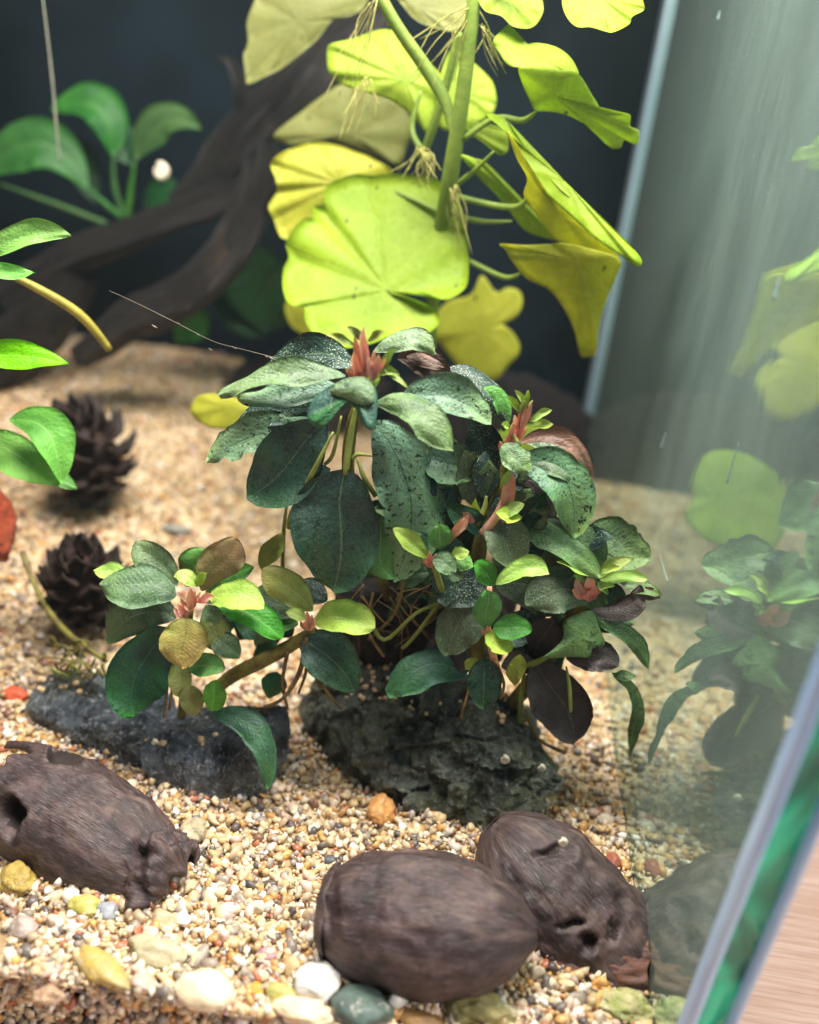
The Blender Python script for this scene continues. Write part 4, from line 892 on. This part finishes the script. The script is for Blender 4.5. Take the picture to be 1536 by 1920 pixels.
for pts, r in [([(625, 810, 10.9), (590, 880, 10.7), (548, 960, 10.9), (542, 990, 11)], 5), ([(670, 860, 11.2), (685, 900, 11), (705, 930, 11)], 5), ([(640, 780, 11), (625, 850, 11), (610, 870, 11.2)], 4), ([(700, 855, 11), (672, 852, 10.9), (662, 860, 10.9)], 4),
               ([(540, 930, 11.6), (532, 1000, 11.6), (530, 1080, 11.8)], 4), ([(690, 1150, 11), (720, 1200, 10.6), (780, 1150, 10.8), (830, 1130, 11)], 4), ([(700, 1110, 11), (690, 1180, 10.6), (720, 1230, 10.8)], 3), ([(830, 1120, 11), (780, 1190, 10.7), (755, 1215, 10.8)], 4), ([(760, 1080, 11.3), (740, 1150, 11), (690, 1200, 10.8)], 3)]:
    tube(c1, pts, r, MAT['stalk'] if r > 3 else MAT['root'], 'stalk' if pts[0][1] < 1050 else 'root', 6)

rs = random.Random(44)
for i in range(16):
    x, y = rs.uniform(600, 860), rs.uniform(860, 1080); d_ = rs.uniform(-0.7, 0.7); l_ = rs.uniform(80, 125)
    if x < 700 and y > 980: continue
    leaf(c1, (x, y), (x + l_ * math.sin(d_), y + l_ * math.cos(d_)), rs.uniform(46, 74), rs.uniform(11.9, 12.6), rs.uniform(11.8, 12.5), rs.choice(['speck', 'grey', 'dark', 'dark', 'purple', 'deep']), rs.uniform(-10, 25), rag=0.2)
rs = random.Random(41)
for i in range(14):
    x, y = rs.uniform(650, 860), rs.uniform(1090, 1130); Y0 = rs.uniform(10.8, 11.8)
    tube(c1, [(x, y, Y0), (x + rs.uniform(-50, 50), y + rs.uniform(20, 60), Y0 - 0.2), (x + rs.uniform(-80, 60), y + rs.uniform(50, 130), Y0)], [1.3, 1.4, 0.9], MAT['root'], 'root', 5, 4)
c2 = thing('water_plant', 'dark plant with coral pink shoot right of the tallest plant', 'aquarium plant', P(940, 1180, 11.8), GRP)
bud(c2, 960, 812, 11.8, 60, 26, (18, 0)); bud(c2, 975, 775, 11.7, 60, 24, (12, 0)); bud(c2, 950, 828, 11.7, 50, 28, (14, -4))
for bx, by, tx, ty, wd in [(985, 760, 968, 732, 12), (984, 764, 992, 735, 11), (980, 780, 952, 742, 14), (992, 790, 1034, 768, 16), (996, 798, 1038, 795, 18), (955, 800, 942, 795, 14), (980, 780, 985, 752, 15)]:
    leaf(c2, (bx, by), (tx, ty), wd, 11.7, 11.5, 'lime', 20, name='young_leaf', cup=0.4, nv=10, nu=4)
tube(c2, [(965, 815, 11.6), (972, 835, 11.5), (978, 850, 11.5)], [6, 5, 4], MAT['stalk'])
leaf(c2, (940, 835), (992, 885), 56, 11.4, 11.0, 'pale', 15, rag=0.25, b=0.6)
leaf(c2, (975, 830), (1108, 908), 34, 11.9, 11.4, 'brownu', 20, mid=(1065, 826), b=0.5, under='brownu', label='curled brown leaf arching over the right side')
leaf(c2, (978, 826), (1085, 880), 50, 12.3, 12.0, 'grey', 20, mid=(1040, 835), under='brownu')
leaf(c2, (965, 870), (1078, 1012), 92, 11.4, 10.8, 'teal', 20, mid=(1062, 900), a=1.0, b=0.6, rag=0.1, label='hanging teal leaf with dark specks under the coral shoot')
leaf(c2, (995, 870), (1092, 905), 48, 11.4, 11.2, 'grey', 30, mid=(1040, 868))
leaf(c2, (985, 900), (1040, 1000), 70, 12.1, 12.0, 'purple', 0)
leaf(c2, (920, 965), (1020, 962), 70, 11.9, 11.7, 'speck', 5, mid=(970, 940), rag=0.2)
leaf(c2, (900, 890), (960, 990), 80, 12.3, 12.3, 'speck', 0)
leaf(c2, (930, 850), (940, 930), 40, 12.2, 12.3, 'olive', 0)
leaf(c2, (905, 984), (965, 1068), 84, 11.2, 10.8, 'grey', 12, mid=(945, 1010), b=0.6, a=1.05)
leaf(c2, (958, 990), (1126, 1085), 56, 11.4, 10.7, 'mid', 30, mid=(1050, 1010), b=0.6, a=1.0)
leaf(c2, (1085, 980), (1122, 1075), 70, 11.6, 11.0, 'mid', 10)
leaf(c2, (1095, 1010), (1222, 1050), 92, 12.0, 11.9, 'pale', 10, mid=(1160, 1015), rag=0.3, b=0.55, label='pale ragged teal leaf nearest the side glass')
leaf(c2, (970, 1040), (1020, 1030), 60, 12.0, 12.0, 'speck', 0); leaf(c2, (1010, 1000), (1040, 1100), 70, 12.3, 12.3, 'grey', 0)
leaf(c2, (945, 1000), (958, 885), 26, 11.3, 11.2, 'pinkpale', 0, name='sheath', cup=0.6, a=1.5); leaf(c2, (940, 920), (958, 878), 14, 11.2, 11.1, 'lime', 0, name='young_leaf')
leaf(c2, (932, 972), (982, 944), 26, 11.1, 10.9, 'lime', 20, name='young_leaf'); leaf(c2, (930, 960), (978, 972), 30, 11.0, 10.9, 'lime', 20, name='young_leaf', rag=0.2)
tube(c2, [(955, 900, 11.3), (935, 960, 11.2), (905, 1000, 11.2)], [7, 8, 9], MAT['pinkpale'])
leaf(c2, (870, 980), (880, 962), 34, 11.4, 11.4, 'pink', 0, name='bud')
leaf(c2, (842, 1020), (878, 968), 20, 11.2, 11.0, 'pinkpale', 0, name='sheath', a=1.5, cup=0.6)
tube(c2, [(960, 830, 12), (935, 930, 12.2), (905, 1000, 12), (890, 1120, 11.9), (900, 1260, 11.6)], [11, 13, 14, 16, 16], MAT['rhizome'], 'stem', 9)

rs = random.Random(52)
for i in range(20):
    x, y = rs.uniform(740, 1060), rs.uniform(830, 1150)
    if x < 800 and y < 900: continue
    d_ = rs.uniform(-1.0, 1.0); l_ = rs.uniform(80, 120)
    leaf(c2, (x, y), (x + l_ * math.sin(d_), y + l_ * math.cos(d_)), rs.uniform(56, 84), rs.uniform(12.2, 13.0), rs.uniform(12.0, 12.8), rs.choice(['speck', 'grey', 'dark', 'purple', 'deep']), rs.uniform(-10, 30))
c3 = thing('water_plant', 'low plant with reddish crown and yellow leaflets near the side glass', 'aquarium plant', P(1080, 1330, 11.4), GRP)
bud(c3, 1105, 1100, 10.9, 55, 34, (2, 0)); bud(c3, 1090, 1105, 10.8, 40, 26, (-10, 0))
for bx, by, tx, ty, wd in [(1115, 1080, 1045, 1052, 20), (1118, 1078, 1188, 1048, 24), (1125, 1088, 1216, 1086, 24), (1112, 1085, 1160, 1062, 18), (1118, 1100, 1152, 1098, 16), (1098, 1090, 1076, 1078, 14), (1120, 1092, 1140, 1115, 14)]:
    leaf(c3, (bx, by), (tx, ty), wd, 10.9, 10.6, 'lime', 25, name='young_leaf', cup=0.4, nv=10, nu=4)
leaf(c3, (930, 1100), (1080, 1140), 84, 11.4, 11.0, 'grey', 5, mid=(1010, 1105), b=0.6)
leaf(c3, (1108, 1128), (985, 1135), 92, 10.9, 10.5, 'grey', 12, mid=(1050, 1105), b=0.55, a=1.0)
leaf(c3, (1108, 1145), (1204, 1100), 46, 10.9, 10.9, 'purple', 25, mid=(1170, 1140))
leaf(c3, (1160, 1090), (1240, 1118), 30, 11.2, 11.0, 'pale', 25, under='brownu'); leaf(c3, (1195, 1105), (1238, 1122), 26, 11.1, 11.0, 'brownu', 0)
oleaf(c3, (1085, 1195), [(1020, 1234), (1040, 1215), (1056, 1195), (1058, 1166), (1085, 1150), (1110, 1146), (1122, 1172), (1134, 1208), (1112, 1216), (1104, 1232), (1070, 1232)], 10.5, 'pale', (0.1, -0.5), 0.12, label='pale bluish leaf with torn corner on a green stalk')
tube(c3, [(1030, 1230, 10.6), (1005, 1242, 10.8), (982, 1250, 11)], [8, 6, 5], MAT['stalk'])
leaf(c3, (1108, 1150), (1222, 1258), 34, 10.9, 10.5, 'mid', 15, mid=(1172, 1186), b=0.5, rag=0.15)
leaf(c3, (1062, 1235), (1160, 1250), 62, 10.7, 10.4, 'purple', 15, mid=(1115, 1228), b=0.55)
leaf(c3, (1000, 1238), (1080, 1398), 108, 10.9, 10.2, 'purple', 0, mid=(1050, 1310), a=1.1, b=0.55, wave=0.02, label='large purple brown leaf hanging lowest by the glass')
tube(c3, [(1062, 1250, 10.4), (1068, 1290, 10.25), (1070, 1335, 10.15)], [4, 4, 3], MAT['stalk'])
leaf(c3, (1148, 1262), (1180, 1425), 26, 10.6, 10.4, 'pale', 15, mid=(1192, 1330), b=0.6, rag=0.3, a=0.8); leaf(c3, (1150, 1268), (1192, 1268), 20, 10.6, 10.5, 'pale', 15)
leaf(c3, (1040, 1160), (1000, 1230), 80, 11.4, 11.4, 'purple', 0); leaf(c3, (960, 1150), (1010, 1220), 90, 11.6, 11.6, 'speck', 0); leaf(c3, (1100, 1170), (1190, 1170), 40, 11.4, 11.4, 'pale', 10)
tube(c3, [(985, 1245, 11), (978, 1300, 10.8), (975, 1355, 10.9)], [5, 5, 6], MAT['stalk']); tube(c3, [(985, 1330, 10.9), (1010, 1385, 10.7), (1060, 1412, 10.9)], [3, 3, 4], MAT['root'], 'root')
tube(c3, [(1100, 1110, 11.2), (1060, 1180, 11.5), (1010, 1260, 11.4), (960, 1320, 11.3)], [12, 14, 15, 14], MAT['rhizome'], 'stem', 9)

rs = random.Random(63)
for i in range(12):
    x, y = rs.uniform(960, 1120), rs.uniform(1060, 1190); d_ = rs.uniform(-0.9, 0.9); l_ = rs.uniform(70, 100)
    leaf(c3, (x, y), (x + l_ * math.sin(d_), y + l_ * math.cos(d_)), rs.uniform(46, 70), rs.uniform(11.5, 12.0), rs.uniform(11.4, 11.9), rs.choice(['speck', 'grey', 'purple', 'dark']), rs.uniform(-10, 30))
rs = random.Random(91)
for i in range(26):
    x, y = rs.uniform(770, 1090), rs.uniform(900, 1200); dx, dy = x - 930, y - 1060; q_ = math.hypot(dx, dy) + 1; l_ = rs.uniform(70, 110)
    dx, dy = dx / q_ + rs.uniform(-0.4, 0.4), dy / q_ + rs.uniform(-0.1, 0.7); q_ = math.hypot(dx, dy) + 0.01
    leaf(c2 if y < 1060 else c3, (x, y), (x + dx / q_ * l_, y + dy / q_ * l_), rs.uniform(30, 52), rs.uniform(11.2, 11.9), rs.uniform(11.0, 11.8), rs.choice(['speck', 'grey', 'teal', 'dark', 'dark', 'mid']), rs.uniform(0, 30), rag=0.2, wave=0.06)
c4 = thing('water_plant', 'small green plantlet just right of the hanging round leaf', 'aquarium plant', P(830, 1180, 10.6), GRP)
leaf(c4, (802, 1045), (738, 990), 36, 10.2, 10.0, 'lime', 15, b=0.6); leaf(c4, (826, 1030), (824, 985), 48, 10.3, 10.2, 'green', 10, b=0.6)
leaf(c4, (812, 1045), (855, 1072), 44, 10.1, 9.9, 'mid', 10, b=0.6, rag=0.15); leaf(c4, (845, 1050), (888, 1062), 36, 10.3, 10.2, 'green', 10, rag=0.3)
leaf(c4, (830, 1060), (868, 1085), 40, 10.2, 10.1, 'mid', 10, rag=0.5); leaf(c4, (800, 1035), (770, 1000), 40, 10.8, 10.8, 'deep', 0); leaf(c4, (845, 1045), (880, 1035), 26, 10.2, 10.1, 'lime', 10, rag=0.3)
bud(c4, 806, 1050, 10.2, 30, 20, (0, 0)); leaf(c4, (838, 1022), (872, 972), 16, 10.4, 10.3, 'pinkpale', 0, name='sheath', a=1.4)
leaf(c4, (860, 1010), (815, 1090), 100, 11.4, 11.2, 'deep', 0); leaf(c4, (905, 1070), (820, 1125), 110, 11.0, 10.6, 'speck', 5, b=0.55)
tube(c4, [(812, 1050, 10.3), (830, 1110, 10.8), (860, 1180, 11.2)], [6, 7, 8], MAT['stalk'], 'stem')

c5 = thing('water_plant', 'young bright green rosette in front of the mossy rock top', 'aquarium plant', P(910, 1250, 10.3), GRP)
leaf(c5, (926, 1098), (893, 1054), 42, 10.0, 9.8, 'green', 10, b=0.6); leaf(c5, (930, 1096), (1030, 1076), 40, 10.0, 9.9, 'lime', 25, mid=(985, 1066), b=0.65)
leaf(c5, (912, 1178), (914, 1108), 54, 10.0, 9.9, 'green', 0, b=0.65); leaf(c5, (925, 1176), (998, 1182), 50, 10.0, 9.7, 'green', 15, b=0.6, rag=0.1)
leaf(c5, (912, 1188), (958, 1222), 46, 9.9, 9.6, 'lime', 15, b=0.55, rag=0.2); leaf(c5, (976, 1228), (964, 1284), 34, 10.0, 9.9, 'olive', 0, b=0.6)
leaf(c5, (880, 1120), (838, 1230), 88, 10.6, 10.1, 'grey', 5, b=0.6); leaf(c5, (878, 1268), (728, 1308), 74, 10.6, 9.7, 'deep', 20, b=0.55, mid=(790, 1250))
leaf(c5, (908, 1235), (906, 1330), 66, 10.1, 9.5, 'dark', 0, b=0.55); leaf(c5, (880, 1200), (800, 1250), 90, 10.9, 10.7, 'purple', 0)
leaf(c5, (895, 1235), (872, 1255), 26, 10.1, 10.0, 'olive', 0); leaf(c5, (935, 1190), (990, 1205), 40, 10.5, 10.4, 'speck', 10); leaf(c5, (940, 1250), (1000, 1240), 50, 11.0, 11.0, 'purple', 0)
bud(c5, 914, 1186, 10.0, 24, 16, (0, 0), 'pinkpale'); tube(c5, [(918, 1100, 10.1), (915, 1180, 10.1), (925, 1230, 10.2), (938, 1275, 10.5)], [5, 6, 7, 8], MAT['pinkpale'], 'stem')
for pts in ([(880, 1290, 10), (872, 1320, 9.7), (865, 1345, 9.7)], [(930, 1240, 10), (945, 1280, 9.9), (938, 1310, 9.8)]): tube(c5, pts, 3, MAT['root'], 'root', 5)

c6 = thing('water_plant', 'olive and green rosette on the slate rock at left', 'aquarium plant', P(350, 1330, 10.3), GRP)
leaf(c6, (330, 1118), (184, 1094), 84, 9.9, 9.6, 'mid', 20, mid=(255, 1094), b=0.55); leaf(c6, (240, 1078), (176, 1070), 34, 10.2, 10.1, 'lime', 15)
leaf(c6, (332, 1098), (254, 1014), 62, 10.4, 10.6, 'mid', 5, a=1.1, b=0.6); leaf(c6, (350, 1100), (385, 1030), 74, 10.8, 11.0, 'green', 0)
leaf(c6, (378, 1108), (445, 1010), 76, 10.3, 10.5, 'amber', 0, a=1.15, b=0.6, label='upright olive leaf browned at its tip'); leaf(c6, (388, 1112), (474, 1062), 44, 10.5, 10.6, 'green', 10)
leaf(c6, (372, 1100), (326, 1082), 30, 9.9, 9.8, 'lime', 25, name='young_leaf', mid=(350, 1080)); leaf(c6, (365, 1100), (385, 1075), 20, 9.9, 9.8, 'lime', 10, name='young_leaf')
leaf(c6, (392, 1120), (494, 1142), 58, 9.7, 9.4, 'lime', 30, mid=(448, 1112), b=0.55); leaf(c6, (400, 1138), (530, 1198), 58, 9.9, 9.6, 'green', 20, mid=(470, 1150), b=0.55, a=1.1)
leaf(c6, (348, 1158), (342, 1254), 90, 9.5, 9.0, 'amber', -6, b=0.5, cup=-0.2, label='amber brown leaf bending down at the front'); leaf(c6, (330, 1160), (198, 1205), 78, 10.1, 9.9, 'grey', 15, mid=(260, 1150), b=0.6)
leaf(c6, (318, 1178), (252, 1342), 116, 9.7, 9.2, 'deep', 0, mid=(258, 1260), b=0.5, label='big smooth deep green leaf drooping over the slate'); leaf(c6, (355, 1250), (422, 1252), 46, 9.5, 9.2, 'green', 15, b=0.55)
leaf(c6, (330, 1240), (345, 1310), 44, 9.6, 9.4, 'olive', 0, b=0.6); leaf(c6, (405, 1275), (396, 1335), 44, 9.4, 9.2, 'green', 0, b=0.55); leaf(c6, (352, 1285), (362, 1342), 46, 9.5, 9.3, 'olive', 0, b=0.55)
leaf(c6, (395, 1335), (500, 1482), 54, 9.3, 8.2, 'deep', 15, mid=(486, 1378), b=0.6, a=0.9, label='long green leaf hanging down over the slate rock'); leaf(c6, (380, 1150), (430, 1230), 60, 10.3, 10.2, 'olive', 0); leaf(c6, (395, 1190), (450, 1235), 50, 10.2, 10.1, 'grey', 0)
leaf(c6, (385, 1135), (410, 1170), 36, 9.7, 9.6, 'mid', 0, name='young_leaf')
bud(c6, 357, 1125, 9.6, 44, 24, (0, 0), 'pinkpale'); bud(c6, 348, 1150, 9.6, 24, 22, (-16, -6)); leaf(c6, (370, 1130), (402, 1118), 16, 9.6, 9.5, 'pink', 0, name='bud')
tube(c6, [(355, 1140, 9.9), (352, 1200, 10), (348, 1270, 10), (340, 1345, 9.9)], [9, 9, 9, 8], MAT['rhizome'], 'stem')
for pts in ([(318, 1240, 9.6), (314, 1290, 9.5), (308, 1345, 9.4)], [(325, 1250, 9.6), (322, 1300, 9.4), (318, 1330, 9.4)]): tube(c6, pts, 3, MAT['root'], 'root', 5)

c7 = thing('water_plant', 'yellow olive rosette on a creeping rhizome between the two rocks', 'aquarium plant', P(560, 1270, 10.7), GRP)
leaf(c7, (586, 1146), (492, 1066), 66, 10.4, 10.3, 'olive', 0, b=0.6, a=1.1); leaf(c7, (590, 1168), (704, 1174), 66, 10.2, 9.8, 'lime', 25, mid=(648, 1158), b=0.55, label='oval yellow leaf pointing right')
leaf(c7, (568, 1198), (668, 1298), 96, 10.3, 9.7, 'dark', 8, mid=(618, 1232), b=0.55, label='dark blue oval leaf with fine white specks'); leaf(c7, (575, 1160), (536, 1148), 24, 10.1, 10.0, 'lime', 15, name='young_leaf')
leaf(c7, (570, 1150), (470, 1110), 76, 10.8, 10.8, 'grey', 5); leaf(c7, (490, 1068), (530, 1000), 40, 11.2, 11.2, 'olive', 0, under='brownu'); leaf(c7, (500, 1190), (440, 1160), 60, 10.9, 10.9, 'deep', 0)
leaf(c7, (520, 1260), (505, 1310), 50, 10.5, 10.3, 'deep', 0); leaf(c7, (470, 1160), (560, 1170), 50, 10.7, 10.6, 'green', 10); leaf(c7, (520, 1150), (480, 1210), 50, 10.8, 10.7, 'grey', 0)
bud(c7, 580, 1165, 10.1, 36, 20, (-4, 0), 'pinkpale')
tube(c7, [(590, 1180, 10.5), (555, 1205, 10.5), (500, 1235, 10.4), (440, 1265, 10.4), (395, 1300, 10.3)], [9, 13, 15, 14, 11], MAT['rhizome'], 'rhizome', 10, 6, 0.15)
for pts in ([(575, 1195, 10.3), (562, 1260, 10), (530, 1310, 9.9), (495, 1325, 9.9)], [(560, 1200, 10.4), (575, 1250, 10.2), (560, 1300, 10.1)], [(580, 1200, 10.4), (590, 1260, 10.2), (600, 1290, 10.2)], [(540, 1220, 10.3), (530, 1280, 10.1), (540, 1330, 10.1)], [(600, 1190, 10.6), (590, 1260, 10.6), (640, 1330, 10.3)]):
    tube(c7, pts, [4, 3.5, 2.5] if len(pts) == 3 else [5, 5, 4, 3], MAT['root'], 'root', 6)

rs = random.Random(71)
for i in range(9):
    x, y = rs.uniform(400, 560), rs.uniform(1090, 1190); d_ = rs.uniform(-1.2, 1.2); l_ = rs.uniform(60, 90)
    leaf(c7, (x, y), (x + l_ * math.sin(d_), y + l_ * math.cos(d_)), rs.uniform(40, 60), rs.uniform(10.9, 11.4), rs.uniform(10.8, 11.3), rs.choice(['grey', 'dark', 'deep', 'speck', 'mid']), rs.uniform(-10, 30))
# ------------------------------------------------------------------ creeping strand, moss, threads
ms = thing('moss_strand', 'yellow green stringy strand running from orange rock to slate', 'strand', P(130, 1220, 12.3))
tube(ms, [(42, 1035, 14.3), (62, 1090, 13.6), (95, 1150, 13.0), (130, 1190, 12.4), (165, 1215, 12.0), (200, 1240, 11.6)], [6, 5, 6, 6, 5, 4], MAT['rhizome'], 'strand', 7, 6, 0.3)
rs = random.Random(5)
for i in range(26):
    x, y = rs.uniform(110, 200), rs.uniform(1215, 1275); Y = 12.2 - (y - 1215) * 0.02
    tube(ms, [(x, y, Y), (x + rs.uniform(-20, 20), y - rs.uniform(8, 24), Y - 0.1), (x + rs.uniform(-44, 34), y - rs.uniform(-6, 30), Y)], [2.6, 2.2, 1.2], MAT['rhizome'] if i % 3 else MAT['olive'], 'tendril', 5, 4)
th = thing('thread', 'thin pale thread hanging down the back left of the tank', 'thread', P(110, 300, 24))
tube(th, [(78, -20, 24), (88, 60, 24), (98, 150, 24), (105, 230, 24), (112, 305, 24)], [1.6, 1.8, 2.2, 2.0, 1.6], plain('pale thread', '8c8c78', '6c7064', 100, 0.5, 0.1), 'strand', 6)
sk = thing('silk_thread', 'fine silk line with specks tied to the tallest plant', 'thread', P(350, 640, 12.2))
tm = plain('silk', '7c7060', '5c5448', 100, 0.5, 0.1)
tube(sk, [(520, 672, 12), (455, 655, 12), (400, 640, 12), (330, 605, 12.2), (260, 570, 12.4), (205, 545, 12.6)], [0.6, 0.6, 0.5, 0.5, 0.4, 0.4], tm, 'strand', 5)
for x, y, r in [(440, 652, 2.5), (372, 627, 2.0), (290, 612, 3.0), (395, 655, 2.2), (510, 672, 3.5), (500, 668, 2.5), (335, 606, 1.6)]:
    tube(sk, [(x - r * 1.6, y - r, 12.1), (x, y + 0.6, 12.05), (x + r * 1.8, y + r * 0.9, 12.1)], [r * 0.3, r * 0.6, r * 0.25], tm, 'speck', 5, 3)
